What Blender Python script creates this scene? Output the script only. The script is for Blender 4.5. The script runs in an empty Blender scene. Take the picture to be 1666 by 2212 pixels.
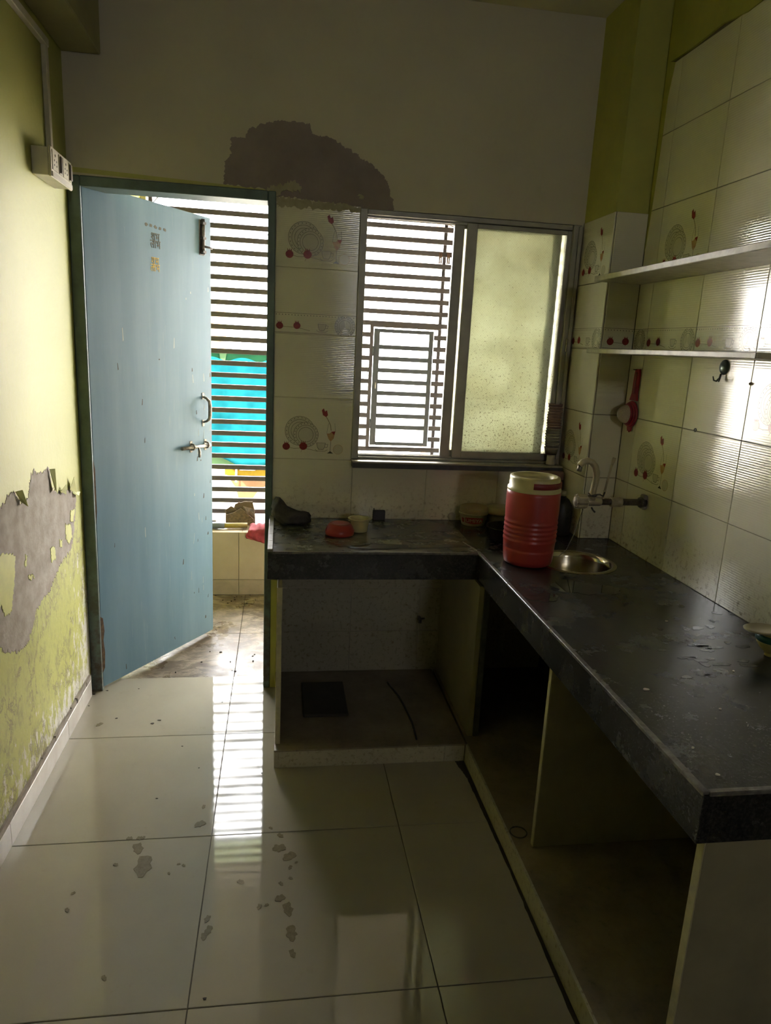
import bpy, bmesh, math, random
from mathutils import Vector, Matrix, noise as mnoise
random.seed(7)
scene = bpy.context.scene
COL = scene.collection

# ------------------------------------------------------------------ camera
FPX = 1522.8
CAM = Vector((0.792, -2.972, 1.527))
CF = Vector((0.15095, 0.96199, -0.22757)); CR = Vector((0.98843, -0.14344, 0.04928)); CU = Vector((-0.01476, 0.23237, 0.97252))
cd = bpy.data.cameras.new('camera'); cam = bpy.data.objects.new('camera', cd); COL.objects.link(cam)
cd.sensor_fit = 'HORIZONTAL'; cd.sensor_width = 36.0; cd.lens = FPX / 1666 * 36.0
cd.clip_start = 0.05; cd.clip_end = 200
cam.matrix_world = Matrix(((CR.x, CU.x, -CF.x, CAM.x), (CR.y, CU.y, -CF.y, CAM.y), (CR.z, CU.z, -CF.z, CAM.z), (0, 0, 0, 1)))
scene.camera = cam

# ------------------------------------------------------------------ daylight
wd = bpy.data.worlds.new('daylight_sky'); scene.world = wd; wd.use_nodes = True
bg = wd.node_tree.nodes['Background']
bg.inputs[0].default_value = (0.97, 0.97, 0.98, 1); bg.inputs[1].default_value = 1.0
sun = bpy.data.lights.new('sun', 'SUN'); sun.energy = 2.0; sun.angle = math.radians(1.5); sun.color = (1.0, 0.95, 0.86)
suno = bpy.data.objects.new('sun', sun); COL.objects.link(suno)
suno.rotation_euler = Vector((0.35, 0.62, -0.86)).to_track_quat('-Z', 'Y').to_euler()
def portal(name, x0, x1, z0, z1, y):            # guides sky sampling through the opening, gives no light itself
    l = bpy.data.lights.new(name, 'AREA'); l.shape = 'RECTANGLE'; l.size = x1 - x0; l.size_y = z1 - z0
    l.cycles.is_portal = True
    o = bpy.data.objects.new(name, l); COL.objects.link(o)
    o.location = ((x0 + x1) / 2, y, (z0 + z1) / 2); o.rotation_euler = (math.radians(-90 if y > 0 else 90), 0, 0)
portal('fill_window_portal', 1.70, 2.06, 2.08, 2.48, -7.26)  # for the opening added behind the viewer
portal('balcony_opening_portal', 0.03, 2.6, 0.39, 2.345, 1.63)
vs = scene.view_settings
vs.view_transform = 'Standard'; vs.look = 'None'; vs.gamma = 1.0; vs.use_curve_mapping = False
vs.exposure = 5.6
cy = scene.cycles
cy.max_bounces = 8; cy.diffuse_bounces = 5; cy.glossy_bounces = 3; cy.transmission_bounces = 5; cy.transparent_max_bounces = 8
cy.sample_clamp_indirect = 12.0; cy.caustics_reflective = False; cy.caustics_refractive = False; cy.blur_glossy = 0.2
cy.use_denoising = True; cy.use_adaptive_sampling = True; cy.adaptive_threshold = 0.045

# ------------------------------------------------------------------ helpers
OFF = {}
def tag(o, label=None, cat=None, group=None, kind=None):
    if label: o['label'] = label
    if cat: o['category'] = cat
    if group: o['group'] = group
    if kind: o['kind'] = kind
    return o
def off(o): return OFF.get(o.name, Vector((0, 0, 0))) if o else Vector((0, 0, 0))
def empty(name, loc, label=None, cat=None, group=None, kind=None):
    o = bpy.data.objects.new(name, None); COL.objects.link(o); o.location = loc; o.empty_display_size = 0.05
    OFF[o.name] = Vector(loc)
    return tag(o, label, cat, group, kind)
def inst(name, mesh, loc, parent=None):
    o = bpy.data.objects.new(name, mesh); COL.objects.link(o)
    o.parent = parent; o.location = Vector(loc) - off(parent); OFF[o.name] = Vector(loc)
    return o
class MB:
    def __init__(s): s.v = []; s.f = []; s.m = []; s.sm = []
    def add(s, vs_, fs, mi=0, smooth=False):
        b = len(s.v); s.v += [tuple(p) for p in vs_]
        for f in fs: s.f.append(tuple(i + b for i in f)); s.m.append(mi); s.sm.append(smooth)
        return s
    def box(s, x0, x1, y0, y1, z0, z1, mi=0, c=0.0):
        if c <= 0:
            p = [(x, y, z) for z in (z0, z1) for y in (y0, y1) for x in (x0, x1)]
            return s.add(p, [(0, 2, 3, 1), (4, 5, 7, 6), (0, 1, 5, 4), (2, 6, 7, 3), (0, 4, 6, 2), (1, 3, 7, 5)], mi)
        bm = bmesh.new(); bmesh.ops.create_cube(bm, size=1.0)
        for v in bm.verts: v.co = Vector(((x0 + x1) / 2 + v.co.x * (x1 - x0), (y0 + y1) / 2 + v.co.y * (y1 - y0), (z0 + z1) / 2 + v.co.z * (z1 - z0)))
        bmesh.ops.bevel(bm, geom=bm.edges[:], offset=c, segments=1, affect='EDGES')
        s.bm(bm, mi); return s
    def bm(s, bm, mi=0, smooth=False, M=None):
        bm.verts.index_update()
        s.add([(M @ v.co if M else v.co) for v in bm.verts], [[v.index for v in f.verts] for f in bm.faces], mi, smooth); bm.free(); return s
    def lathe(s, prof, c=(0, 0, 0), n=40, mi=0, smooth=True, axis='z', M=None, arc=None):
        P = []; F = []; k = len(prof); a0, a1 = arc or (0, 2 * math.pi); nn = n if arc is None else n + 1
        for i in range(nn):
            a = a0 + (a1 - a0) * i / n; ca, sa = math.cos(a), math.sin(a)
            for r, z in prof:
                p = Vector((r * ca, r * sa, z))
                if axis == 'x': p = Vector((p.z, p.x, p.y))
                elif axis == 'y': p = Vector((p.x, p.z, p.y))
                if M: p = M @ p
                P.append(p + Vector(c))
        for i in range(n):
            j = (i + 1) % nn
            for q in range(k - 1): F.append((i * k + q, j * k + q, j * k + q + 1, i * k + q + 1))
        return s.add(P, F, mi, smooth)
    def tube(s, pts, r, n=10, mi=0, smooth=True, caps=True):
        pts = [Vector(p) for p in pts]; P = []; F = []; rr = r if isinstance(r, (list, tuple)) else [r] * len(pts)
        t0 = (pts[1] - pts[0]).normalized(); u = t0.orthogonal().normalized()
        for i, p in enumerate(pts):
            t = (pts[min(i + 1, len(pts) - 1)] - pts[max(i - 1, 0)]).normalized()
            u = (u - t * u.dot(t)); u = u.normalized() if u.length > 1e-6 else t.orthogonal().normalized()
            w = t.cross(u)
            for k in range(n):
                a = 2 * math.pi * k / n; P.append(p + (u * math.cos(a) + w * math.sin(a)) * rr[i])
        for i in range(len(pts) - 1):
            for k in range(n): F.append((i * n + k, i * n + (k + 1) % n, (i + 1) * n + (k + 1) % n, (i + 1) * n + k))
        s.add(P, F, mi, smooth)
        if caps:
            b = len(s.v) - len(P)
            s.f.append(tuple(b + k for k in reversed(range(n)))); s.m.append(mi); s.sm.append(False)
            s.f.append(tuple(b + (len(pts) - 1) * n + k for k in range(n))); s.m.append(mi); s.sm.append(False)
        return s
    def prism(s, poly, d, mi=0):                   # poly: world points (planar), extruded by vector d
        n = len(poly); d = Vector(d); P = [Vector(p) for p in poly] + [Vector(p) + d for p in poly]
        F = [tuple(range(n)), tuple(reversed(range(n, 2 * n)))] + [(i, i + n, (i + 1) % n + n, (i + 1) % n) for i in range(n)]
        return s.add(P, F, mi)
    def build(s, name, mats, parent=None, origin=None):
        o0 = off(parent) if parent else (Vector(origin) if origin else Vector((0, 0, 0)))
        me = bpy.data.meshes.new(name); me.from_pydata([tuple(Vector(p) - o0) for p in s.v], [], s.f)
        for m in (mats if isinstance(mats, (list, tuple)) else [mats]): me.materials.append(m)
        me.polygons.foreach_set('material_index', s.m); me.polygons.foreach_set('use_smooth', s.sm)
        bm = bmesh.new(); bm.from_mesh(me); bmesh.ops.recalc_face_normals(bm, faces=bm.faces); bm.to_mesh(me); bm.free()
        o = bpy.data.objects.new(name, me); COL.objects.link(o); o.parent = parent
        if not parent: o.location = o0
        OFF[o.name] = o0
        return o
def at(u, v, ax, val):                              # where the sight line of a photo point meets a plane of the room
    r = CF * FPX + CR * (u - 833) - CU * (v - 1106); i = 'XYZ'.index(ax)
    return CAM + r * ((val - CAM[i]) / r[i])
def jag(poly, n=6, amp=0.004, seed=1):              # ragged outline in the plane of the polygon
    out = []; nrm = (poly[1] - poly[0]).cross(poly[len(poly) // 2] - poly[0]).normalized()
    for i, p in enumerate(poly):
        q = poly[(i + 1) % len(poly)]; e = q - p
        if e.length < 1e-6: continue
        m_ = max(2, min(24, int(e.length / 0.0035))) if n > 2 else n
        side = e.normalized().cross(nrm)
        for k in range(m_):
            w = p + e * (k / m_); g = w * 70.0 + Vector((seed * 3.1, 0, 0))
            out.append(w + side * amp * (mnoise.noise(g) + .8 * mnoise.noise(g * 2.7) + .5 * mnoise.noise(g * 6.1)))
    return out

# ------------------------------------------------------------------ materials
class NT:
    def __init__(s, name):
        s.mat = bpy.data.materials.new(name); s.mat.use_nodes = True; s.t = s.mat.node_tree
        s.b = s.t.nodes['Principled BSDF']; s.out = s.t.nodes['Material Output']
    def new(s, k, **kw):
        n = s.t.nodes.new(k)
        for a, b in kw.items(): setattr(n, a, b)
        return n
    def link(s, a, b): s.t.links.new(a, b)
    def put(s, sock, v):
        if hasattr(v, 'is_linked') or hasattr(v, 'links'): s.link(v, sock)
        elif v is not None: sock.default_value = v if not (isinstance(v, tuple) and len(v) == 3 and sock.type == 'RGBA') else (*v, 1)
    def pos(s): return s.new('ShaderNodeNewGeometry').outputs['Position']
    def obj(s): return s.new('ShaderNodeTexCoord').outputs['Object']
    def rnd(s): return s.new('ShaderNodeObjectInfo').outputs['Random']
    def scale(s, vec, k):
        n = s.new('ShaderNodeVectorMath', operation='MULTIPLY'); s.link(vec, n.inputs[0]); n.inputs[1].default_value = k; return n.outputs[0]
    def sep(s, vec):
        n = s.new('ShaderNodeSeparateXYZ'); s.link(vec, n.inputs[0]); return n.outputs
    def noise(s, vec, sc, det=4, rough=0.6, dist=0.0):
        n = s.new('ShaderNodeTexNoise'); s.link(vec, n.inputs['Vector']); n.inputs['Scale'].default_value = sc
        n.inputs['Detail'].default_value = det; n.inputs['Roughness'].default_value = rough; n.inputs['Distortion'].default_value = dist
        return n.outputs['Fac']
    def ramp(s, fac, a, b, lo=0.0, hi=1.0):
        n = s.new('ShaderNodeMapRange'); n.clamp = True; s.put(n.inputs[0], fac)
        for i, v in enumerate((a, b, lo, hi)): n.inputs[i + 1].default_value = v
        return n.outputs[0]
    def math(s, op, a, b=0.0):
        n = s.new('ShaderNodeMath', operation=op); s.put(n.inputs[0], a); s.put(n.inputs[1], b); return n.outputs[0]
    def mix(s, f, a, b):
        n = s.new('ShaderNodeMix', data_type='RGBA'); s.put(n.inputs[0], f); s.put(n.inputs[6], a); s.put(n.inputs[7], b); return n.outputs[2]
    def bump(s, h, strength=0.3, dist=0.002):
        n = s.new('ShaderNodeBump'); n.inputs['Strength'].default_value = strength; n.inputs['Distance'].default_value = dist
        s.link(h, n.inputs['Height']); s.link(n.outputs[0], s.b.inputs['Normal']); return n
    def fin(s, col=None, rough=None, metal=None, spec=None, coat=None):
        if col is not None: s.put(s.b.inputs['Base Color'], col)
        if rough is not None: s.put(s.b.inputs['Roughness'], rough)
        if metal is not None: s.put(s.b.inputs['Metallic'], metal)
        if spec is not None: s.b.inputs['Specular IOR Level'].default_value = spec
        if coat is not None: s.b.inputs['Coat Weight'].default_value = coat
        return s.mat
def M(name, c1, rough=0.5, c2=None, sc=12.0, metal=0.0, bump=0.0, bs=60.0, spec=0.5, lo=0.35, hi=0.65):
    n = NT(name); p = n.pos()
    c2 = c2 or tuple(x * 0.8 for x in c1)
    f = n.ramp(n.noise(p, sc, 5), lo, hi)
    if bump: n.bump(n.noise(p, bs, 4), bump)
    return n.fin(n.mix(f, c1, c2), rough, metal, spec)

def mat_left_paint():
    n = NT('lime_wall_paint'); p = n.pos(); x, y, z = n.sep(p)
    base = n.mix(n.ramp(n.noise(p, 3.0, 5), 0.3, 0.7), (0.385, 0.385, 0.095), (0.345, 0.35, 0.09))
    damp = n.math('MULTIPLY', n.ramp(z, 0.95, 0.25), n.ramp(y, -1.5, -0.25, 0.45, 1.0))       # rising damp near the floor
    st = n.scale(p, (1.0, 1.0, 0.45))
    edge_ = n.math('MAXIMUM', n.ramp(z, 0.34, 0.10), n.ramp(y, -0.35, -0.02))          # salts gather at the skirting and the door frame
    flake = n.ramp(n.math('ADD', n.noise(st, 30.0, 9, 0.75), n.math('MULTIPLY', n.math('MULTIPLY', damp, edge_), 0.22)), 0.635, 0.665)
    flake = n.math('MULTIPLY', flake, n.ramp(damp, 0.05, 0.3))
    nz = n.noise(n.scale(p, (1.0, 1.0, 0.6)), 11.0, 9, 0.72, 0.6)
    crack = n.math('MULTIPLY', n.ramp(n.math('ABSOLUTE', n.math('SUBTRACT', nz, 0.5)), 0.028, 0.008), n.ramp(n.noise(p, 5.0, 3), 0.44, 0.52))
    crack = n.math('MULTIPLY', crack, n.ramp(damp, 0.05, 0.3))
    mott = n.math('MULTIPLY', n.ramp(n.noise(n.scale(p, (1.3, 1.0, 0.6)), 22.0, 9, 0.78), 0.50, 0.66), n.ramp(damp, 0.1, 0.5))
    dark = n.math('MAXIMUM', crack, n.math('MULTIPLY', mott, 0.75))
    scuff = n.ramp(n.noise(n.scale(p, (1, 1.0, 0.35)), 9.0, 8, 0.7), 0.62, 0.72, 0.0, 0.45)
    c = n.mix(scuff, base, (0.40, 0.37, 0.12)); c = n.mix(n.math('MULTIPLY', damp, 0.35), c, (0.50, 0.50, 0.10))
    c = n.mix(flake, c, (0.62, 0.60, 0.52)); c = n.mix(n.math('MULTIPLY', dark, 0.8), c, (0.17, 0.14, 0.07))
    n.bump(n.math('ADD', n.noise(p, 40.0, 6), n.math('MULTIPLY', flake, -0.6)), 0.35, 0.004)
    return n.fin(c, 0.55)
def mat_tile(name, c1, c2, ribs=True, rough=0.13, dirt=0.12):
    n = NT(name); p = n.pos(); x, y, z = n.sep(p)
    f = n.ramp(n.noise(p, 5.0, 4), 0.3, 0.7)
    c = n.mix(f, c1, c2)
    c = n.mix(n.math('MULTIPLY', n.rnd(), 0.10), c, tuple(k * 0.75 for k in c1))
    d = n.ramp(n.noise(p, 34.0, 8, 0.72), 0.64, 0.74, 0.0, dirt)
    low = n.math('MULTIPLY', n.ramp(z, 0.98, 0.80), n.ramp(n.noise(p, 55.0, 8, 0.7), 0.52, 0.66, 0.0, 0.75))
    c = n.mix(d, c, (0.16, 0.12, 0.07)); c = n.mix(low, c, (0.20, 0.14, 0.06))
    if ribs:
        w = n.math('SINE', n.math('MULTIPLY', n.math('ADD', z, n.math('MULTIPLY', n.noise(p, 2.0, 2), 0.004)), 2 * math.pi / 0.0072))
        n.bump(n.math('ADD', w, n.math('MULTIPLY', n.noise(p, 160.0, 3), 0.6)), 0.14, 0.0008)
    else:
        n.bump(n.noise(p, 5.0, 2), 0.05, 0.004)
    return n.fin(c, n.ramp(n.noise(p, 9.0, 5), 0.3, 0.8, rough, rough + 0.09))
def mat_floor():
    n = NT('polished_floor_tile'); p = n.pos()
    c = n.mix(n.ramp(n.noise(p, 2.2, 5), 0.3, 0.7), (0.385, 0.35, 0.275), (0.335, 0.305, 0.24))
    c = n.mix(n.ramp(n.noise(p, 11.0, 9, 0.75), 0.60, 0.74, 0.0, 0.30), c, (0.22, 0.185, 0.12))
    c = n.mix(n.ramp(n.noise(p, 90.0, 6, 0.7), 0.70, 0.76, 0.0, 0.5), c, (0.14, 0.11, 0.07))
    n.bump(n.noise(p, 1.7, 2), 0.02, 0.01)
    return n.fin(c, n.ramp(n.noise(p, 6.0, 6, 0.7), 0.3, 0.8, 0.030, 0.075), spec=0.45)
def mat_granite(name='black_granite', dust_sheen=None):
    n = NT(name); p = n.pos()
    c = n.mix(n.ramp(n.noise(p, 120.0, 6, 0.7), 0.45, 0.7), (0.018, 0.018, 0.017), (0.055, 0.053, 0.048))
    film = n.ramp(n.noise(p, 5.0, 8, 0.62, 0.2), 0.38, 0.80, 0.0, 0.5)                 # dried limescale film
    c = n.mix(film, c, (0.075, 0.073, 0.062))
    c = n.mix(n.ramp(n.noise(p, 28.0, 9, 0.75), 0.64, 0.74, 0.0, 0.4), c, (0.13, 0.127, 0.115))
    if dust_sheen: c = n.mix(n.ramp(n.noise(n.scale(p, (1, 1.8, 1)), 6.0, 8, 0.66, 0.5), 0.34, 0.62, 0.25, 0.9), c, dust_sheen)  # dusty tone that also carries the window sheen as colour
    n.bump(n.noise(p, 30.0, 4), 0.05, 0.002)
    return n.fin(c, n.ramp(n.noise(p, 8.0, 8, 0.72), 0.30, 0.70, 0.14, 0.34), spec=0.5)
def mat_balcony_floor():
    n = NT('muddy_balcony_tile'); p = n.pos()
    c = n.mix(n.ramp(n.noise(p, 4.0, 5), 0.3, 0.7), (0.27, 0.225, 0.165), (0.21, 0.17, 0.115))
    m1 = n.ramp(n.noise(n.scale(p, (1.0, 1.6, 1)), 6.5, 9, 0.72, 1.6), 0.40, 0.54)
    c = n.mix(n.math('MULTIPLY', m1, 0.85), c, (0.075, 0.05, 0.028))
    m2 = n.ramp(n.noise(n.scale(p, (1.0, 2.2, 1)), 16.0, 9, 0.75, 2.2), 0.54, 0.62)
    c = n.mix(n.math('MULTIPLY', m2, 0.75), c, (0.03, 0.021, 0.013))
    n.bump(n.noise(p, 40.0, 5), 0.25, 0.003)
    return n.fin(c, n.ramp(n.noise(p, 5.0, 7, 0.7), 0.35, 0.6, 0.16, 0.55))
def mat_door():
    n = NT('blue_door_paint'); p = n.pos()
    st = n.scale(p, (1.0, 1.0, 0.10))
    c = n.mix(n.ramp(n.noise(st, 9.0, 6, 0.6), 0.35, 0.7), (0.115, 0.21, 0.28), (0.16, 0.26, 0.33))
    c = n.mix(n.ramp(n.noise(st, 30.0, 7, 0.7), 0.60, 0.72, 0.0, 0.5), c, (0.24, 0.32, 0.35))
    c = n.mix(n.ramp(n.noise(p, 60.0, 8, 0.75), 0.70, 0.73, 0.0, 0.9), c, (0.07, 0.075, 0.06))
    n.bump(n.noise(st, 25.0, 5), 0.15, 0.003)
    return n.fin(c, 0.36)
def mat_frame():
    n = NT('teal_frame_paint'); p = n.pos(); x, y, z = n.sep(p)
    c = n.mix(n.ramp(n.noise(p, 14.0, 6), 0.35, 0.7), (0.115, 0.165, 0.155), (0.075, 0.11, 0.10))
    c = n.mix(n.math('MULTIPLY', n.ramp(z, 0.75, 0.1), n.ramp(n.noise(p, 22.0, 8, 0.7), 0.42, 0.58)), c, (0.055, 0.038, 0.024))
    c = n.mix(n.ramp(n.noise(p, 45.0, 8, 0.7), 0.66, 0.72, 0.0, 0.8), c, (0.22, 0.22, 0.17))
    n.bump(n.noise(p, 60.0, 5), 0.3, 0.003)
    return n.fin(c, 0.42)
def mat_frosted():
    n = NT('frosted_dotted_glass'); p = n.pos(); x, y, z = n.sep(p)
    k = 2 * math.pi / 0.0105
    dots = n.math('MULTIPLY', n.math('SINE', n.math('MULTIPLY', x, k)), n.math('SINE', n.math('MULTIPLY', z, k)))
    dd = n.ramp(dots, 0.35, 0.85)
    grime = n.ramp(n.noise(p, 7.0, 8, 0.72), 0.35, 0.75)
    spots = n.ramp(n.math('ADD', n.noise(p, 120.0, 5, 0.7), n.ramp(z, 2.0, 1.1, 0.0, 0.09)), 0.63, 0.70)
    c = n.mix(grime, (0.80, 0.82, 0.73), (0.62, 0.62, 0.51)); c = n.mix(n.math('MULTIPLY', dd, 0.35), c, (0.95, 0.96, 0.90))
    c = n.mix(n.math('MULTIPLY', spots, 0.75), c, (0.16, 0.13, 0.07))
    tr = n.new('ShaderNodeBsdfTranslucent'); n.link(c, tr.inputs[0])
    rf = n.new('ShaderNodeBsdfRefraction'); n.link(c, rf.inputs[0]); rf.inputs['Roughness'].default_value = 0.42; rf.inputs['IOR'].default_value = 1.05
    gl = n.new('ShaderNodeBsdfGlossy'); gl.inputs['Roughness'].default_value = 0.25
    m1 = n.new('ShaderNodeMixShader'); m1.inputs[0].default_value = 0.40; n.link(tr.outputs[0], m1.inputs[1]); n.link(rf.outputs[0], m1.inputs[2])
    m2 = n.new('ShaderNodeMixShader'); m2.inputs[0].default_value = 0.05; n.link(m1.outputs[0], m2.inputs[1]); n.link(gl.outputs[0], m2.inputs[2])
    n.link(m2.outputs[0], n.out.inputs[0]); return n.mat
def mat_back_wall():
    n = NT('faded_back_wall_paint'); p = n.pos()
    c = n.mix(n.ramp(n.noise(p, 2.5, 5), 0.3, 0.7), (0.60, 0.555, 0.43), (0.54, 0.50, 0.39))
    c = n.mix(n.ramp(n.noise(n.scale(p, (1, 1, .5)), 8.0, 8, 0.7), 0.58, 0.74, 0.0, 0.4), c, (0.45, 0.41, 0.28))
    n.bump(n.noise(p, 30.0, 5), 0.2, 0.003)
    return n.fin(c, 0.6)
def mat_dark_floor():
    n = NT('grimy_stone_slab'); p = n.pos()
    c = n.mix(n.ramp(n.noise(p, 5.0, 7, 0.7), 0.35, 0.65), (0.30, 0.25, 0.17), (0.17, 0.14, 0.10))
    c = n.mix(n.ramp(n.noise(p, 40.0, 8, 0.75), 0.60, 0.72, 0.0, 0.6), c, (0.08, 0.065, 0.045))
    n.bump(n.noise(p, 50.0, 5), 0.2, 0.002)
    return n.fin(c, 0.42)

m_left = mat_left_paint(); m_back = mat_back_wall(); m_floor = mat_floor(); m_granite = mat_granite(); m_granite_d = mat_granite('dusty_sheen_granite', (0.17, 0.165, 0.125))
m_tile = mat_tile('ribbed_wall_tile', (0.74, 0.71, 0.58), (0.68, 0.65, 0.53), rough=0.07); m_tile_s = mat_tile('printed_wall_tile', (0.75, 0.72, 0.59), (0.69, 0.66, 0.54), ribs=True, rough=0.06)
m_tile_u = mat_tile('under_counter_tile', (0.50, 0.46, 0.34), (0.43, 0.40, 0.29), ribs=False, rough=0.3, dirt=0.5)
m_skirt = M('white_skirting_tile', (0.58, 0.55, 0.50), 0.25, (0.48, 0.44, 0.38), 6)
m_grout = M('dark_grout', (0.15, 0.13, 0.09), 0.85, (0.09, 0.08, 0.06), 20)
m_fgrout = M('floor_grout', (0.12, 0.10, 0.07), 0.85, (0.07, 0.06, 0.05), 20)
m_cement = M('bare_cement_plaster', (0.34, 0.30, 0.255), 0.9, (0.24, 0.205, 0.17), 18, bump=0.6, bs=90)
m_patch = M('damp_plaster_patch', (0.30, 0.25, 0.245), 0.85, (0.24, 0.20, 0.20), 7, bump=0.4, bs=50)
m_smear = M('pale_plaster_smear', (0.42, 0.38, 0.27), 0.8, (0.33, 0.30, 0.20), 20, bump=0.4)
m_flake = M('lime_paint_flake', (0.48, 0.48, 0.14), 0.5, (0.42, 0.42, 0.13), 20)
m_green = M('olive_lime_paint', (0.44, 0.43, 0.09), 0.6, (0.36, 0.36, 0.08), 5, bump=0.2)
m_beam = M('dim_olive_paint', (0.32, 0.30, 0.14), 0.7, (0.26, 0.245, 0.12), 5)
m_brightlime = M('balcony_lime_paint', (0.46, 0.48, 0.05), 0.6, (0.41, 0.43, 0.06), 4)
m_ceil = M('ceiling_paint', (0.60, 0.57, 0.46), 0.8, (0.54, 0.51, 0.41), 3)
m_slab = M('bare_balcony_slab', (0.26, 0.24, 0.20), 0.9, (0.20, 0.185, 0.155), 3)
m_door = mat_door(); m_frame = mat_frame(); m_frost = mat_frosted(); m_bfloor = mat_balcony_floor(); m_dark = mat_dark_floor()
m_ptile = M('beige_parapet_tile', (0.32, 0.26, 0.19), 0.4, (0.28, 0.225, 0.155), 8, lo=0.4, hi=0.75)
m_skirt2 = M('grey_beige_skirting', (0.25, 0.20, 0.145), 0.5, (0.20, 0.16, 0.11), 14)
m_alu = M('dull_aluminium', (0.36, 0.34, 0.29), 0.42, (0.28, 0.265, 0.225), 10, metal=0.35)
m_grill = M('purple_grey_grill_paint', (0.062, 0.052, 0.056), 0.5, (0.045, 0.038, 0.042), 30)
m_gate = M('blue_grey_grill_paint', (0.05, 0.06, 0.072), 0.5, (0.038, 0.045, 0.055), 30)
m_steel = M('worn_steel', (0.36, 0.34, 0.29), 0.38, (0.20, 0.18, 0.14), 60, metal=0.8)
m_dsteel = M('tarnished_steel', (0.13, 0.125, 0.11), 0.4, (0.06, 0.055, 0.05), 60, metal=0.6)
m_white = M('ivory_plastic', (0.62, 0.58, 0.47), 0.35, (0.54, 0.50, 0.40), 15)
m_black = M('black_plastic', (0.02, 0.02, 0.02), 0.35, (0.03, 0.03, 0.03), 20)
m_shelf = M('grey_stone_shelf', (0.42, 0.385, 0.30), 0.45, (0.29, 0.26, 0.20), 26, bump=0.2, lo=0.4, hi=0.7)
m_edge = M('polished_granite_edge', (0.20, 0.185, 0.16), 0.25, (0.11, 0.10, 0.09), 50)
m_lip = M('pale_stone_lip', (0.34, 0.31, 0.25), 0.5, (0.24, 0.22, 0.17), 40)
m_print = M('grey_tile_print', (0.085, 0.08, 0.06), 0.2, (0.06, 0.056, 0.042), 40)
m_pfill = M('pale_tile_print', (0.58, 0.555, 0.44), 0.13, (0.52, 0.50, 0.395), 30)
m_pred = M('red_tile_print', (0.30, 0.04, 0.035), 0.15, (0.20, 0.03, 0.03), 120)
m_pyel = M('amber_tile_print', (0.50, 0.37, 0.17), 0.15, (0.42, 0.20, 0.10), 60)
m_pgrn = M('green_tile_print', (0.22, 0.22, 0.12), 0.2, (0.30, 0.26, 0.16), 80)
PRINT = [m_print, m_pfill, m_pred, m_pyel, m_pgrn]
# ------------------------------------------------------------------ the room
W = 2.163; ZC = 0.792; ZA = 0.687; XC = 2.03; DC = -0.289; ZTOP = 2.82; YF = -7.2
ROWS = [0.792, 1.050, 1.306, 1.561, 1.817, 2.073, 2.328, 2.562]
TW = 0.3246

wall_left = MB().box(-0.13, 0.0, YF, 0.115, -0.15, ZTOP).build('wall_left', m_left)
tag(wall_left, 'lime yellow wall with peeling damp paint beside the blue door', 'wall', kind='structure')
def wallpoly(px, ax, val): return [at(u, v, ax, val) for u, v in px]
# exposed cement where the paint has come away
pc = [(-60, 1110), (0, 1098), (18, 1068), (32, 1062), (46, 1090), (60, 1075), (64, 1035), (72, 1018), (88, 1024), (104, 1013), (116, 1062), (132, 1066), (148, 1058), (164, 1068),
      (162, 1110), (158, 1160), (152, 1190), (132, 1215), (122, 1238), (108, 1275), (92, 1295), (78, 1320), (72, 1345), (60, 1390), (42, 1405), (20, 1410), (0, 1402), (-60, 1420), (-60, 1200)]
p = MB().prism(jag([Vector(q) for q in wallpoly(pc, 'X', 0.0)], 5, 0.013, 3), (0.0012, 0, 0)).build('exposed_cement', m_cement, wall_left)
isl = [[(-60, 1205), (14, 1197), (32, 1200), (30, 1265), (24, 1320), (12, 1330), (2, 1310), (-60, 1330)], [(141, 1134), (152, 1131), (155, 1160), (148, 1176), (141, 1160)], [(108, 1184), (118, 1180), (121, 1206), (111, 1214)],
       [(152, 1102), (160, 1100), (158, 1128), (151, 1125)], [(60, 1244), (70, 1238), (74, 1248), (62, 1252)], [(128, 1166), (134, 1166), (134, 1180), (129, 1182)], [(54, 1200), (58, 1200), (57, 1222), (53, 1220)]]
for k, q in enumerate(isl):
    MB().prism(jag([Vector(x) for x in wallpoly(q, 'X', 0.0012)], 4, 0.008, 10 + k), (0.0016, 0, 0)).build('paint_flake', m_flake, wall_left)
for k, q in enumerate([[(30, 1062), (36, 1058), (47, 1082), (49, 1094), (42, 1084)], [(104, 1013), (108, 1012), (116, 1058), (112, 1062)], [(128, 1062), (133, 1046), (137, 1060), (133, 1068)], [(148, 1058), (150, 1030), (154, 1044), (156, 1064)], [(156, 1062), (164, 1062), (168, 1072), (160, 1070)]]):
    P0 = wallpoly(q, 'X', 0.002)
    mb = MB(); n_ = len(P0); c_ = sum(P0, Vector()) / n_
    for i_, v_ in enumerate(P0): v_.x += 0.004 + 0.012 * (i_ % 2)
    mb.prism(P0, (0.001, 0, 0)).build('curled_paint', m_flake, wall_left)

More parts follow.
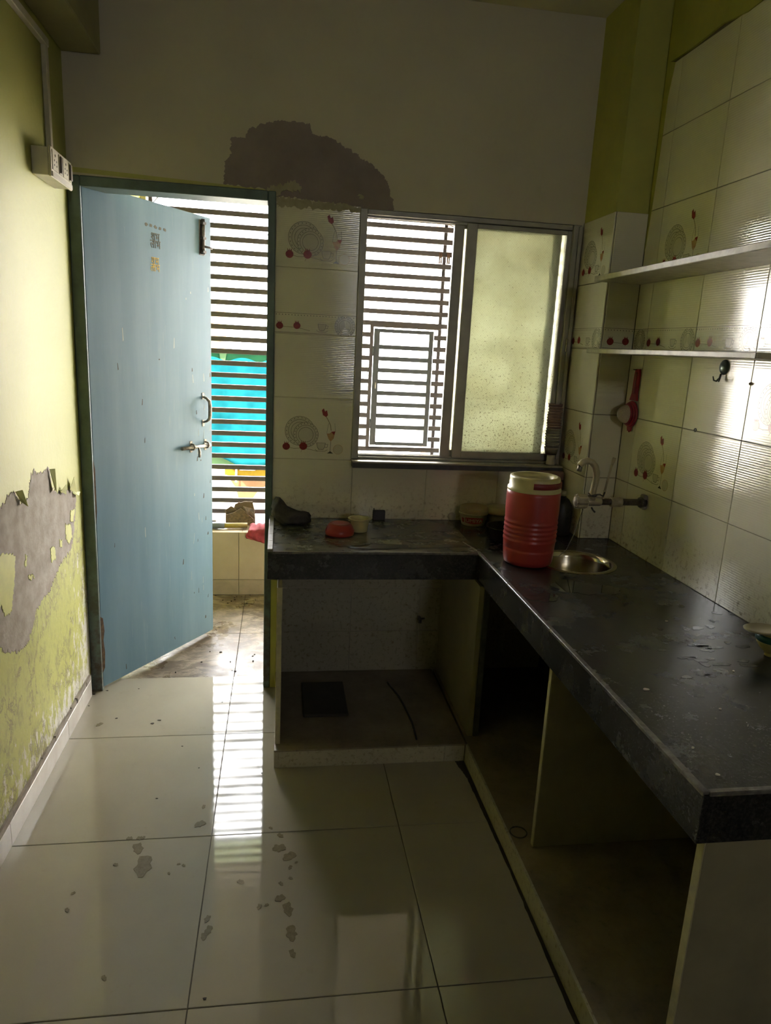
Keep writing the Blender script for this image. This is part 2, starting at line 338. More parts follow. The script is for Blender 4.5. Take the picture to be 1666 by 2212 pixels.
wb = MB(); Y0, Y1 = 0.004, 0.115
for a in [(0.0, W + 0.15, 2.089, ZTOP), (0.764, 1.098, -0.15, 2.089), (1.098, W + 0.15, -0.15, 1.02), (2.02, W + 0.15, 1.02, 2.089), (1.098, 2.02, 2.058, 2.089), (0.0, 0.768, -0.15, -0.02)]:
    wb.box(a[0], a[1], Y0, Y1, a[2], a[3])
wall_back = wb.build('wall_back', m_back)
tag(wall_back, 'dull olive back wall around the door and window, tiled between them', 'wall', kind='structure')
pp = [(483, 398), (486, 350), (497, 340), (500, 300), (528, 296), (540, 278), (560, 272), (580, 264), (612, 260), (645, 264), (672, 268), (676, 290), (712, 296), (738, 312), (760, 326), (778, 340), (800, 352), (822, 372), (836, 392), (852, 450), (852, 462), (786, 462), (782, 448), (700, 436), (640, 428), (600, 424), (590, 410)]
MB().prism(jag([Vector(q) for q in wallpoly(pp, 'Y', Y0)], 4, 0.007, 5), (0, -0.0015, 0)).build('damp_patch', m_patch, wall_back)
for k, q in enumerate([[(577, 408), (600, 402), (618, 396), (636, 392), (650, 402), (648, 412), (630, 414), (606, 416), (600, 424), (594, 414), (580, 412)], [(772, 422), (782, 418), (784, 430), (776, 430)], [(598, 428), (640, 430), (700, 438), (770, 446), (782, 450), (780, 458), (700, 452), (600, 448)]]):
    MB().prism(jag([Vector(x) for x in wallpoly(q, 'Y', Y0 - 0.0012)], 4, 0.012, 31 + k), (0, -0.006 if k < 1 else -0.0035, 0)).build('plaster_smear', m_smear, wall_back)
MB().prism([Vector(q) for q in wallpoly([(155, 360), (600, 412), (600, 418), (155, 371)], 'Y', Y0)], (0, -0.0012, 0)).build('lime_paint_edge', m_flake, wall_back)

wall_right = MB().box(W + 0.005, W + 0.15, YF, 0.115, -0.15, ZTOP).build('wall_right', m_grout)
tag(wall_right, 'tiled right wall above the long counter with two stone shelves', 'wall', kind='structure')
yy = [DC]; yy += [-0.3933 - TW * k for k in range(0, 7)]
# painted strip above the tiles
up_ = [(DC - .001, 2.572), (-0.45, 2.566), (-0.62, 2.575), (-0.75, 2.556), (-0.9, 2.562), (-1.2, 2.55), (-1.6, 2.56), (YF, 2.56)]
MB().prism([Vector((W - 0.003, y, z)) for y, z in up_] + [Vector((W - 0.003, YF, ZTOP)), Vector((W - 0.003, DC - .001, ZTOP))], (0.008, 0, 0)).build('painted_band', m_green, wall_right)
MB().prism([Vector((W - 0.0022, DC - .0005, 1.93)), Vector((W - 0.0022, DC - .0005, 2.58)), Vector((W - 0.0022, -0.345, 2.56)), Vector((W - 0.0022, -0.322, 2.45)), Vector((W - 0.0022, -0.314, 2.2)), Vector((W - 0.0022, -0.308, 2.08)), Vector((W - 0.0022, -0.297, 1.95))], (0.002, 0, 0)).build('paint_overlap', m_green, wall_right)

def tile_mesh(name, w, h, ax, mat, th=0.006, c=0.0012, gap=0.0011):
    """tile centred on its front face; ax says which way it faces"""
    w -= 2 * gap; h -= 2 * gap; b = []; 
    for (dw, dd) in ((0, th), (0, c), (-c, 0)):
        for sx, sz in ((-1, -1), (1, -1), (1, 1), (-1, 1)): b.append((sx * (w / 2 + dw), dd, sz * (h / 2 + dw)))
    F = [(3, 2, 1, 0), (8, 9, 10, 11)]
    for r in (0, 4):
        for i in range(4): F.append((r + i, r + (i + 1) % 4, r + 4 + (i + 1) % 4, r + 4 + i))
    if ax == 'x': P = [(d, -s, t) for s, d, t in b]           # faces -X
    elif ax == 'z': P = [(s, t, -d) for s, d, t in b]         # faces +Z
    else: P = b                                                # faces -Y
    me = bpy.data.meshes.new(name); me.from_pydata(P, [], F); me.materials.append(mat)
    bm = bmesh.new(); bm.from_mesh(me); bmesh.ops.recalc_face_normals(bm, faces=bm.faces); bm.to_mesh(me); bm.free()
    return me
TM = {}
def put_tile(parent, ax, c, w, h, mat, name='tile'):
    k = (ax, round(w, 4), round(h, 4), mat.name)
    if k not in TM: TM[k] = tile_mesh(name, w, h, ax, mat)
    return inst(name, TM[k], c, parent)

# printed motifs: flat print a hair above the glaze
def ring(F, s, t, r0, r1, mi, n=28, d=0.0, clip=None):
    for i in range(n):
        a, b = 2 * math.pi * i / n, 2 * math.pi * (i + 1) / n
        q = [(s + r * math.cos(g), t + r * math.sin(g)) for r, g in ((r0, a), (r1, a), (r1, b), (r0, b))]
        if clip and not all(clip[0] <= x <= clip[1] and clip[2] <= y <= clip[3] for x, y in q): continue
        F.append((q, mi, d))
def disc(F, s, t, rx, ry, mi, n=14, d=0.0): F.append(([(s + rx * math.cos(2 * math.pi * i / n), t + ry * math.sin(2 * math.pi * i / n)) for i in range(n)], mi, d))
def stroke(F, pts, w, mi, d=0.0):
    for (a, b), (c, e) in zip(pts, pts[1:]):
        L = math.hypot(c - a, e - b) or 1; nx, ny = -(e - b) / L * w / 2, (c - a) / L * w / 2
        F.append(([(a + nx, b + ny), (a - nx, b - ny), (c - nx, e - ny), (c + nx, e + ny)], mi, d))
def plate(F, s, t, r, d=0.0, clip=None):
    ring(F, s, t, 0.001, r, 1, d=d, clip=clip); d += 0.00005
    for q in (1.0, 0.78, 0.60): ring(F, s, t, r * q - 0.0013, r * q, 0, d=d, clip=clip)
    for i in range(22):
        a = 2 * math.pi * i / 22; x, y = s + r * .89 * math.cos(a), t + r * .89 * math.sin(a)
        if clip and not (clip[0] < x < clip[1] and clip[2] < y < clip[3]): continue
        disc(F, x, y, 0.0019, 0.0019, 0, 6, d)
def rose(F, s, t, r, d=0.0001):
    disc(F, s, t, r, r * .95, 2, 12, d)
    for k in (-1, 0, 1): F.append(([(s + r * (.35 * k - .15), t + r * .8), (s + r * (.35 * k + .15), t + r * .8), (s + r * .55 * k, t + r * 1.45)], 2, d))
def cup(F, s, t, k, d=0.0):
    F.append(([(s - .02 * k, t + .016 * k), (s - .012 * k, t - .012 * k), (s + .008 * k, t - .012 * k), (s + .017 * k, t + .016 * k)], 1, d))
    ol = [(s - .02 * k, t + .016 * k), (s - .017 * k, t), (s - .011 * k, t - .012 * k), (s + .008 * k, t - .012 * k), (s + .014 * k, t), (s + .017 * k, t + .016 * k)]
    stroke(F, ol, 0.0016, 0, d + .00005); stroke(F, [ol[0], ol[-1]], .001, 0, d + .00005)
    stroke(F, [(s + .016 * k, t + .01 * k), (s + .027 * k, t + .01 * k), (s + .024 * k, t - .003 * k), (s + .014 * k, t - .002 * k)], .0014, 0, d + .00005)
    stroke(F, [(s - .026 * k, t - .012 * k), (s - .015 * k, t - .019 * k), (s + .015 * k, t - .019 * k), (s + .026 * k, t - .012 * k)], .0014, 0, d + .00005)
def motif(w, h):
    F = []; X = lambda a: (a - .5) * w; Z = lambda a: (a - .5) * h; k = w / 0.3246
    plate(F, X(.333), Z(.46), .061 * k); plate(F, X(.41), Z(.40), .052 * k, 0.0001)
    stroke(F, [(X(.17), Z(.19)), (X(.26), Z(.17)), (X(.38), Z(.18)), (X(.50), Z(.15)), (X(.56), Z(.13))], .0018, 4, 0.0001)
    stroke(F, [(X(.38), Z(.18)), (X(.35), Z(.11))], .0015, 4, 0.0001)
    rose(F, X(.165), Z(.20), .0155 * k, 0.0002); rose(F, X(.38), Z(.21), .0165 * k, 0.0003)
    cup(F, X(.61), Z(.21), k)
    disc(F, X(.825), Z(.17), .021 * k, .020 * k, 1, 16); ring(F, X(.825), Z(.17), .0195 * k, .0208 * k, 3, 18, .00005)
    stroke(F, [(X(.645), Z(.74)), (X(.685), Z(.66)), (X(.72), Z(.57)), (X(.73), Z(.48))], .003 * k, 4)
    F.append(([(X(.605), Z(.81)), (X(.62), Z(.73)), (X(.66), Z(.70)), (X(.685), Z(.73)), (X(.67), Z(.81)), (X(.645), Z(.79)), (X(.63), Z(.84))], 2, 0.0001))
    F.append(([(X(.675), Z(.43)), (X(.70), Z(.34)), (X(.73), Z(.30)), (X(.765), Z(.35)), (X(.785), Z(.47)), (X(.74), Z(.46)), (X(.71), Z(.43))], 3, 0.0001))
    F.append(([(X(.73), Z(.46)), (X(.785), Z(.47)), (X(.77), Z(.41))], 2, 0.0002))
    stroke(F, [(X(.675), Z(.43)), (X(.69), Z(.56)), (X(.70), Z(.60))], .0010, 0); stroke(F, [(X(.785), Z(.47)), (X(.775), Z(.60))], .0010, 0)
    stroke(F, [(X(.73), Z(.30)), (X(.725), Z(.13))], .0016, 0); F.append(([(X(.685), Z(.10)), (X(.765), Z(.10)), (X(.725), Z(.14))], 0, 0))
    return F
def band(w, h, parts):
    F = []; X = lambda a: (a - .5) * w; z0 = -h / 2 + .003; z1 = z0 + .078
    stroke(F, [(-w / 2, z0 + .002), (w / 2, z0 + .002)], .0014, 0); stroke(F, [(-w / 2, z1), (w / 2, z1)], .0012, 0)
    for i in range(int(w / .0125)):
        x = -w / 2 + .006 + i * .0125
        disc(F, x, z1 - .007, .0019, .0019, 0, 6)
    if 'plate' in parts: plate(F, X(.86) if w > .2 else X(.5), z0 + .035, .042, 0, (-w / 2, w / 2, z0, z1 - .001))
    if 'roses' in parts:
        a, b = (.06, .27) if w > .2 else (.25, .75)
        stroke(F, [(X(a), z0 + .025), (X(b), z0 + .022), (X(b + .16 if w > .2 else b), z0 + .012)], .0018, 4)
        rose(F, X(a), z0 + .027, .0145); rose(F, X(b), z0 + .030, .0145)
    if 'cup' in parts: cup(F, X(.58), z0 + .026, .9)
    return F
def print_mesh(F, ax):
    mb_v, mb_f, mb_m = [], [], []
    for q, mi, d in F:
        b = len(mb_v); dd = -0.0004 - d
        for s, t in q: mb_v.append((dd, -s, t) if ax == 'x' else (s, dd, t))
        mb_f.append(tuple(range(b, b + len(q)))); mb_m.append(mi)
    me = bpy.data.meshes.new('printed_motif'); me.from_pydata(mb_v, [], mb_f)
    for m in PRINT: me.materials.append(m)
    me.polygons.foreach_set('material_index', mb_m)
    return me
PM = {}
def put_print(tile, ax, w, h, what, parts=()):
    k = (ax, round(w, 4), round(h, 4), what, parts)
    if k not in PM: PM[k] = print_mesh(motif(w, h) if what == 'motif' else band(w, h, parts), ax)
    inst('printed_motif' if what == 'motif' else 'printed_border', PM[k], off(tile), tile)

# right wall
for c in range(len(yy) - 1):
    a, b = yy[c], yy[c + 1]; w = a - b
    for r in range(7):
        z0, z1 = ROWS[r], ROWS[r + 1]; h = z1 - z0
        deco = (c == 1 and r in (1, 4)) or (c == 3 and r in (2, 5)) or (c == 5 and r in (1, 4))
        t = put_tile(wall_right, 'x', (W, (a + b) / 2, (z0 + z1) / 2), w, h, m_tile_s if deco or r == 3 else m_tile)
        if deco: put_print(t, 'x', w, h, 'motif')
        if r == 3: put_print(t, 'x', w, h, 'band', ('plate',) if w < .2 else ('plate', 'roses', 'cup'))
# pilaster in the corner
wall_col = MB().box(XC + 0.005, W + 0.005, DC + 0.005, 0.004, -0.15, 2.07, 0).box(XC + 0.004, W + 0.005, DC + 0.004, 0.004, 2.066, ZTOP, 1).build('wall_column', [m_grout, m_green])
tag(wall_col, 'tiled corner pilaster with olive painted top, right of the window', 'pilaster', kind='structure')
for r in range(5):
    z0, z1 = ROWS[r], min(ROWS[r + 1], 2.066); h = z1 - z0
    t = put_tile(wall_col, 'x', (XC, DC / 2 + .002, (z0 + z1) / 2), -DC - .004, h, m_tile_s if r in (1, 3, 4) else m_tile)
    if r in (1, 4): put_print(t, 'x', -DC - .004, h, 'motif')
    if r == 3: put_print(t, 'x', -DC - .004, h, 'band', ('plate', 'roses', 'cup'))
    t = put_tile(wall_col, 'y', ((XC + W) / 2 + .003, DC, (z0 + z1) / 2), W - XC - .006, h, m_tile_s if r == 3 else m_tile)
    if r == 3: put_print(t, 'y', W - XC - .006, h, 'band', ('roses',))
# back wall tiles: the strip between door and window, the row behind the counter, and under the counter
for r in range(5):
    z0, z1 = ROWS[r], min(ROWS[r + 1], 2.062); h = z1 - z0; x0, x1 = 0.768, 1.098 if r else 1.105
    t = put_tile(wall_back, 'y', ((x0 + x1) / 2, 0.0, (z0 + z1) / 2), x1 - x0, h, m_tile_s if r in (1, 3, 4) else m_tile)
    if r in (1, 4): put_print(t, 'y', x1 - x0, h, 'motif')
    if r == 3: put_print(t, 'y', x1 - x0, h, 'band', ('plate', 'roses', 'cup'))
for x0, x1 in ((1.105, 1.430), (1.430, 1.754), (1.754, 2.03)):
    put_tile(wall_back, 'y', ((x0 + x1) / 2, 0.0, (ZC + 1.03) / 2), x1 - x0, 1.03 - ZC, m_tile)
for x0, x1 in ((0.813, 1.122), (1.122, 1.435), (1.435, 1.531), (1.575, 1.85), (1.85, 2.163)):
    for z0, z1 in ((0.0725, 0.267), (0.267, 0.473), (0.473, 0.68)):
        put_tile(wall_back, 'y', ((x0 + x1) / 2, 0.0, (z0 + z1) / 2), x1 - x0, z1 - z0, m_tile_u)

vx0, vx1, vz0, vz1 = 1.70, 2.06, 2.08, 2.48  # added opening, out of view, lets in fill daylight from behind
wf = MB().box(-0.13, W + 0.15, YF - 0.12, YF, -0.15, vz0).box(-0.13, W + 0.15, YF - 0.12, YF, vz1, ZTOP).box(-0.13, vx0, YF - 0.12, YF, vz0, vz1).box(vx1, W + 0.15, YF - 0.12, YF, vz0, vz1).build('wall_front', m_back)
tag(wf, 'plain painted wall at the near end of the room behind the viewer', 'wall', kind='structure')
w2 = empty('fill_window', (1.875, YF - .06, vz0), 'small high window added unseen behind the viewer for fill daylight', 'window', kind='structure')
MB().box(vx0, vx0 + .025, YF - .09, YF - .03, vz0, vz1).box(vx1 - .025, vx1, YF - .09, YF - .03, vz0, vz1).box(vx0, vx1, YF - .09, YF - .03, vz0, vz0 + .025).box(vx0, vx1, YF - .09, YF - .03, vz1 - .025, vz1).build('window_frame', m_alu, w2)
ce = MB().box(-0.13, W + 0.15, YF - 0.12, 0.115, ZTOP, ZTOP + 0.14).build('ceiling', m_ceil)
tag(ce, 'dim painted ceiling of the kitchen', 'ceiling', kind='structure')
bmz = MB().box(0.0, 0.136, YF, 0.003, 2.50, ZTOP, c=0.004).build('ceiling_beam', m_beam)
tag(bmz, 'shallow painted beam along the top of the lime wall', 'beam', kind='structure')

# floor
floor = MB().box(-0.13, W + 0.15, YF - 0.12, 0.115, -0.15, -0.006).build('floor', m_fgrout)
tag(floor, 'glossy beige tiled kitchen floor with water spots', 'floor', kind='structure')
FX = [0.0, 0.6, 1.2, 1.8, W]; FY = [0.112] + [-0.39 - 0.6 * k for k in range(11)] + [YF]
for i in range(len(FX) - 1):
    for j in range(len(FY) - 1):
        put_tile(floor, 'z', ((FX[i] + FX[i + 1]) / 2, (FY[j] + FY[j + 1]) / 2, 0.0), FX[i + 1] - FX[i], FY[j] - FY[j + 1], m_floor, 'floor_tile')
m_spot = M('muddy_water_film', (0.24, 0.205, 0.145), 0.05, (0.19, 0.16, 0.11), 90)
m_grit = M('dark_grit', (0.04, 0.032, 0.022), 0.8)
spots = [(440, 1743, 6), (432, 1780, 13), (310, 1810, 5), (280, 1811, 7), (302, 1811, 8), (298, 1833, 16), (310, 1870, 28), (250, 1868, 6), (386, 1867, 4), (397, 1870, 5), (365, 1887, 4), (585, 1789, 5), (606, 1805, 8), (603, 1832, 16), (625, 1850, 16), (627, 1874, 6), (628, 1897, 5), (607, 1909, 6), (605, 1940, 12), (622, 1964, 17), (560, 1959, 7), (576, 1955, 5), (448, 1985, 9), (450, 2010, 12), (440, 2023, 9), (520, 1905, 8), (630, 2015, 18), (632, 2060, 10), (640, 1863, 4), (145, 1966, 6), (225, 2113, 7), (215, 1565, 9), (158, 1930, 5)]
for k, (u, v, r) in enumerate(spots):
    rng = random.Random(k); c = at(u, v, 'Z', 0.0); R_ = r * 0.00105 * (1 + .25 * (v - 1800) / -400); pts = []
    ph = rng.uniform(0, 6)
    for i in range(18):
        a = 2 * math.pi * i / 18; q = R_ * (1 + .28 * math.sin(2 * a + ph) + .16 * math.sin(5 * a + ph * 2) + rng.uniform(-.1, .1))
        pts.append(Vector((c.x + q * math.cos(a), c.y + 1.25 * q * math.sin(a), 0.0002)))
    MB().prism(pts, (0, 0, 0.0009)).build('water_spot', m_spot, floor)
for k, (u, v, r) in enumerate([(345, 1556, 4), (330, 1563, 4), (252, 1552, 3), (338, 1725, 2), (394, 1612, 2), (565, 1670, 2), (203, 1500, 4), (232, 1492, 3), (192, 1525, 2), (300, 1488, 2), (442, 2158, 3), (480, 1517, 2), (430, 1659, 2)]):
    rng = random.Random(90 + k); c = at(u, v, 'Z', 0.0); s_ = r * .0012
    MB().prism([Vector((c.x + s_ * rng.uniform(.5, 1.3) * math.cos(a) * 1.6, c.y + s_ * rng.uniform(.5, 1.3) * math.sin(a), 0.0002)) for a in [i * math.pi / 4 for i in range(8)]], (0, 0, 0.0012)).build('grit', m_grit, floor)

# skirting along the lime wall
base = empty('baseboard_left', (0, 0, 0), 'pale skirting tiles along the foot of the lime wall', 'skirting', kind='structure')
ys = [-0.045, -0.39, -0.99, -1.59, -2.19, -2.79, -3.39, -3.99, -4.59, -5.19]
for a, b in zip(ys, ys[1:]):
    MB().box(0.0005, 0.011, b + .001, a - .001, 0.0, 0.078, c=0.0015).build('skirting_tile', m_skirt, base)
mb = MB(); 
for i in range(73):
    y = -0.045 - i * 0.07; rng = random.Random(i); mb.box(0.0005, 0.0075 + rng.uniform(0, .003), y - .07, y, 0.078, 0.096 + rng.uniform(-.004, .005))
mb.build('mortar_line', m_cement, base)
# ------------------------------------------------------------------ door
door = empty('door_1', (0.03, 0.05, 0.0), 'pale blue plywood door standing open onto the balcony', 'door', kind='structure')
fr = MB()
fr.box(0.0, 0.045, -0.006, 0.112, -0.01, 2.092, c=0.003)
fr.box(0.737, 0.767, -0.006, 0.112, -0.01, 2.092, c=0.003)
fr.box(0.045, 0.737, -0.006, 0.112, 2.055, 2.092, c=0.003)
fr.build('door_frame', m_frame, door)
HG = Vector((0.046, 0.010, 0)); LA = Vector((0.5464, 0.8375, 0)); LN = Vector((0.8375, -0.5464, 0))
def leafmap(mb): mb.v = [tuple(HG + LA * (x + (.017 if x > .3 else 0.0)) - LN * y + Vector((0, 0, z))) for x, y, z in mb.v]; return mb
leaf = leafmap(MB().box(0.0, 0.740, 0.0, 0.034, 0.012, 2.074, c=0.002)).build('door_leaf', m_door, door)
OFF[leaf.name] = OFF[door.name]
m_rust = M('splintered_wood', (0.13, 0.075, 0.035), 0.9, (0.06, 0.035, 0.02), 60, bump=0.6)
leafmap(MB().prism([Vector(q) for q in [(-.001, -.0006, .08), (.012, -.0006, .10), (.016, -.0006, .17), (.010, -.0006, .23), (.018, -.0006, .27), (.012, -.0006, .33), (-.001, -.0006, .34)]], (0, .004, 0))).build('splintered_edge', m_rust, leaf)
leafmap(MB().prism([Vector(q) for q in [(-.001, -.0006, .75), (.006, -.0006, .80), (.006, -.0006, .98), (-.001, -.0006, 1.02)]], (0, .004, 0))).build('splintered_edge', m_rust, leaf)
# tower bolt at the top
tb = MB().box(0.654, 0.690, -0.003, 0.0, 1.90, 2.055, c=0.001).tube([(0.672, -0.011, 1.905), (0.672, -0.011, 2.058)], 0.0085, 12)
for z in (1.915, 1.975, 2.04): tb.box(0.660, 0.684, -0.021, -0.003, z - .006, z + .006, c=0.002)
tb.tube([(0.672, -0.018, 1.938), (0.690, -0.030, 1.936), (0.708, -0.034, 1.934)], 0.005, 8)
leafmap(tb).build('tower_bolt', m_dsteel, leaf)
# pull handle
hd = MB()
for z in (1.252, 1.120): hd.box(0.664, 0.680, -0.003, 0.0, z - .016, z + .016, c=0.001)
hd.tube([(0.672, -0.003, 1.247), (0.674, -0.020, 1.242), (0.676, -0.036, 1.228), (0.676, -0.040, 1.210), (0.676, -0.040, 1.160), (0.676, -0.036, 1.142), (0.674, -0.020, 1.130), (0.672, -0.003, 1.125)], [.005, .006, .008, .009, .009, .008, .006, .005], 10)
leafmap(hd).build('handle', m_steel, leaf)
# sliding bolt
sb = MB().tube([(0.500, -0.014, 1.012), (0.705, -0.014, 1.009)], 0.0085, 12)
for u in (0.580, 0.686):
    sb.box(u - .009, u + .009, -0.003, 0.0, 0.985, 1.040, c=0.001)
    sb.tube([(u, -.002, 1.026), (u, -.018, 1.024), (u, -.026, 1.012), (u, -.018, 1.000), (u, -.002, .998)], .0045, 8)
sb.tube([(0.612, -0.020, 1.008), (0.613, -0.026, 0.985), (0.613, -0.024, 0.960)], [.004, .007, .006], 8)
leafmap(sb).build('sliding_bolt', m_steel, leaf)
# gold letters and the marks of old ones
def text_polys(body, size):
    c = bpy.data.curves.new('lettering', 'FONT'); c.body = body; c.size = size; c.align_x = 'CENTER'; c.space_line = 0.62; c.extrude = 0.0006
    o = bpy.data.objects.new('lettering', c); COL.objects.link(o)
    dg = bpy.context.evaluated_depsgraph_get(); me = o.evaluated_get(dg).to_mesh()
    v = [tuple(x.co) for x in me.vertices]; f = [tuple(p.vertices) for p in me.polygons]
    o.evaluated_get(dg).to_mesh_clear(); bpy.data.objects.remove(o); bpy.data.curves.remove(c)
    return v, f
m_gold = M('gold_lettering', (0.62, 0.44, 0.08), 0.35, (0.50, 0.33, 0.05), 40)
m_stain = M('old_glue_mark', (0.14, 0.135, 0.105), 0.8, (0.11, 0.12, 0.105), 60)
def letters(body, u, z, w, h, y, mat, name, parent):
    v, f = text_polys(body, 1.0)
    x0 = min(p[0] for p in v); x1 = max(p[0] for p in v); z0 = min(p[1] for p in v); z1 = max(p[1] for p in v)
    mb = MB().add([(u + ((p[0] - x0) / (x1 - x0) - .5) * w, y - p[2], z + ((p[1] - z0) / (z1 - z0) - .5) * h) for p in v], f)
    return leafmap(mb).build(name, mat, parent)
letters('शुभ\nलाभ', 0.365, 1.823, 0.056, 0.058, -0.0007, m_gold, 'lettering', leaf)
letters('शुभ\nलाभ', 0.370, 1.920, 0.062, 0.062, -0.0006, m_stain, 'glue_mark', leaf)
for k, u in enumerate((.318, .345, .372, .40, .43)):
    rng = random.Random(k); leafmap(MB().prism([Vector((u + .010 * rng.uniform(.6, 1.2) * math.cos(a), -.0005, 1.978 - .05 * (u - .318) + .008 * rng.uniform(.6, 1.2) * math.sin(a))) for a in [i * math.pi / 4 for i in range(8)]], (0, .0004, 0))).build('glue_mark', m_stain, leaf)
m_scr = M('scratched_primer', (0.42, 0.47, 0.45), 0.6)
m_chip = M('chipped_paint', (0.07, 0.065, 0.05), 0.8)
rng = random.Random(5)
for k in range(46):
    u = rng.uniform(.05, .73); z = rng.uniform(.05, 2.0)
    if k > 20: u = rng.uniform(.55, .73); z = rng.uniform(.2, 1.4)
    l = rng.uniform(.004, .03); w = rng.uniform(.0008, .0025); tilt = rng.uniform(-.6, .6)
    if k % 2: l *= .5; w *= 1.8
    q = [(u - w, z - l), (u + w, z - l * .8), (u + w * .7 + tilt * l * .4, z + l), (u - w * .5 + tilt * l * .4, z + l * .9)]
    leafmap(MB().prism([Vector((a, -.0004, b)) for a, b in q], (0, .0003, 0))).build('scratch', m_scr if k % 2 == 0 else m_chip, leaf)

# ------------------------------------------------------------------ window
win = empty('window_1', (1.56, 0.04, 1.055), 'aluminium sliding window with frosted sashes pushed to the right', 'window', kind='structure')
wfm = MB()
wfm.box(1.098, 1.127, -0.004, 0.085, 1.056, 2.056, c=0.002)
wfm.box(1.985, 2.020, -0.010, 0.085, 1.056, 2.056, c=0.002)
wfm.box(1.127, 1.985, 0.0, 0.085, 2.036, 2.056, c=0.002)
wfm.box(1.127, 1.985, 0.0, 0.085, 1.056, 1.066, c=0.002)
for y in (0.022, 0.052): wfm.box(1.127, 1.985, y, y + .004, 1.066, 1.074); wfm.box(1.127, 1.985, y, y + .004, 2.028, 2.036)
wfm.box(2.0055, 2.019, -0.019, -0.010, 1.08, 2.05, c=0.001)
wfm.build('window_frame', m_alu, win)
def sash(x0, x1, y, sl, sr):
    o = MB().box(x0, x0 + sl, y, y + .020, 1.070, 2.034, c=0.0015).box(x1 - sr, x1, y, y + .020, 1.070, 2.034, c=0.0015).box(x0 + sl, x1 - sr, y, y + .020, 1.070, 1.099, c=0.0015).box(x0 + sl, x1 - sr, y, y + .020, 2.017, 2.034, c=0.0015)
    o = o.build('sash', m_alu, win); OFF[o.name] = OFF[win.name]
    MB().box(x0 + sl - .004, x1 - sr + .004, y + .008, y + .012, 1.095, 2.021).build('pane', m_frost, o)
sash(1.540, 1.996, 0.008, 0.042, 0.028)
sash(1.493, 1.957, 0.042, 0.042, 0.034)
m_sill = M('sill_stone', (0.40, 0.37, 0.29), 0.4, (0.30, 0.28, 0.22), 16)
m_sille = M('dark_sill_edge', (0.07, 0.075, 0.075), 0.5, (0.05, 0.05, 0.05), 30)
sl = MB().box(1.098, 2.026, -0.062, 0.10, 1.048, 1.0555, 0, c=0.0015).box(1.10, 2.026, -0.056, 0.004, 1.026, 1.048, 1).build('window_sill', [m_sill, m_sille], win)
# latch on the right jamb
MB().box(1.998, 2.006, -0.022, -0.010, 1.545, 1.60, c=0.002).build('latch', m_steel, win)

# ------------------------------------------------------------------ balcony
bf = MB().box(-0.13, 2.75, 0.115, 1.25, -0.2, -0.020).build('floor_balcony', m_fgrout)
tag(bf, 'muddy wet balcony floor beyond the open door', 'floor', kind='structure')
for x0, x1 in ((0.0, 0.6), (0.6, 1.2), (1.2, 1.8), (1.8, 2.6)):
    for y0, y1 in ((0.118, 0.65), (0.65, 1.25)):
        put_tile(bf, 'z', ((x0 + x1) / 2, (y0 + y1) / 2, -0.014), x1 - x0, y1 - y0, m_bfloor, 'floor_tile')
rng = random.Random(21)
for k in range(36):
    x = rng.uniform(.2, 1.0); y = rng.choice((rng.uniform(.14, .45), rng.uniform(1.1, 1.245))); s_ = rng.uniform(.002, .007)
    MB().prism([Vector((x + s_ * rng.uniform(.5, 1.4) * math.cos(a), y + .7 * s_ * rng.uniform(.5, 1.4) * math.sin(a), -.0138)) for a in [i * math.pi / 3 for i in range(6)]], (0, 0, rng.uniform(.002, .006))).build('mud_clod', m_grit, bf)
wp = MB().box(-0.13, 2.75, 1.256, 1.66, -1.0, 0.381).build('wall_parapet', m_fgrout)
tag(wp, 'low beige tiled parapet along the balcony edge', 'parapet', kind='structure')
px = [0.0, 0.229, 0.559, 0.889, 1.219, 1.549, 1.879, 2.209, 2.6]
for a, b in zip(px, px[1:]):
    put_tile(wp, 'y', ((a + b) / 2, 1.25, 0.236), b - a, 0.302, m_ptile)
    put_tile(wp, 'y', ((a + b) / 2, 1.2485, 0.036), b - a, 0.098, m_skirt2, 'skirting_tile')
    put_tile(wp, 'z', ((a + b) / 2 + .02, 1.453, 0.387), b - a, 0.405, m_ptile)
wbl = MB().box(-0.13, 0.0, 0.1155, 1.45, -1.0, 2.345, 0).box(-0.13, 0.03, 1.45, 1.66, -1.0, 2.345, 1).build('wall_balcony_left', [m_brightlime, M('cream_pier', (0.60, 0.55, 0.34), 0.7)])
tag(wbl, 'bright lime side wall of the balcony, seen over the open door', 'wall', kind='structure')
m_bal2 = M('dusty_cream_render', (0.46, 0.42, 0.30), 0.85)
wbr = MB().box(2.6, 2.75, 0.1155, 1.66, -1.0, 2.345).build('wall_balcony_right', m_bal2)
tag(wbr, 'cream side wall closing the balcony on the right', 'wall', kind='structure')
cb = MB().box(-0.13, 2.75, 0.1155, 1.75, 2.345, 2.60).build('ceiling_balcony', m_slab)
tag(cb, 'slab over the balcony', 'ceiling', kind='structure')
# outside face of the house keeps the sun off the kitchen
hs = MB().box(W + 0.15, 2.75, -0.05, 0.1155, -1.0, 2.97).box(-0.13, 2.75, 0.0, 0.1155, 2.97, 4.5).build('wall_outside', m_ceil)
tag(hs, 'outer face of the house beside and above the kitchen', 'wall', kind='structure')

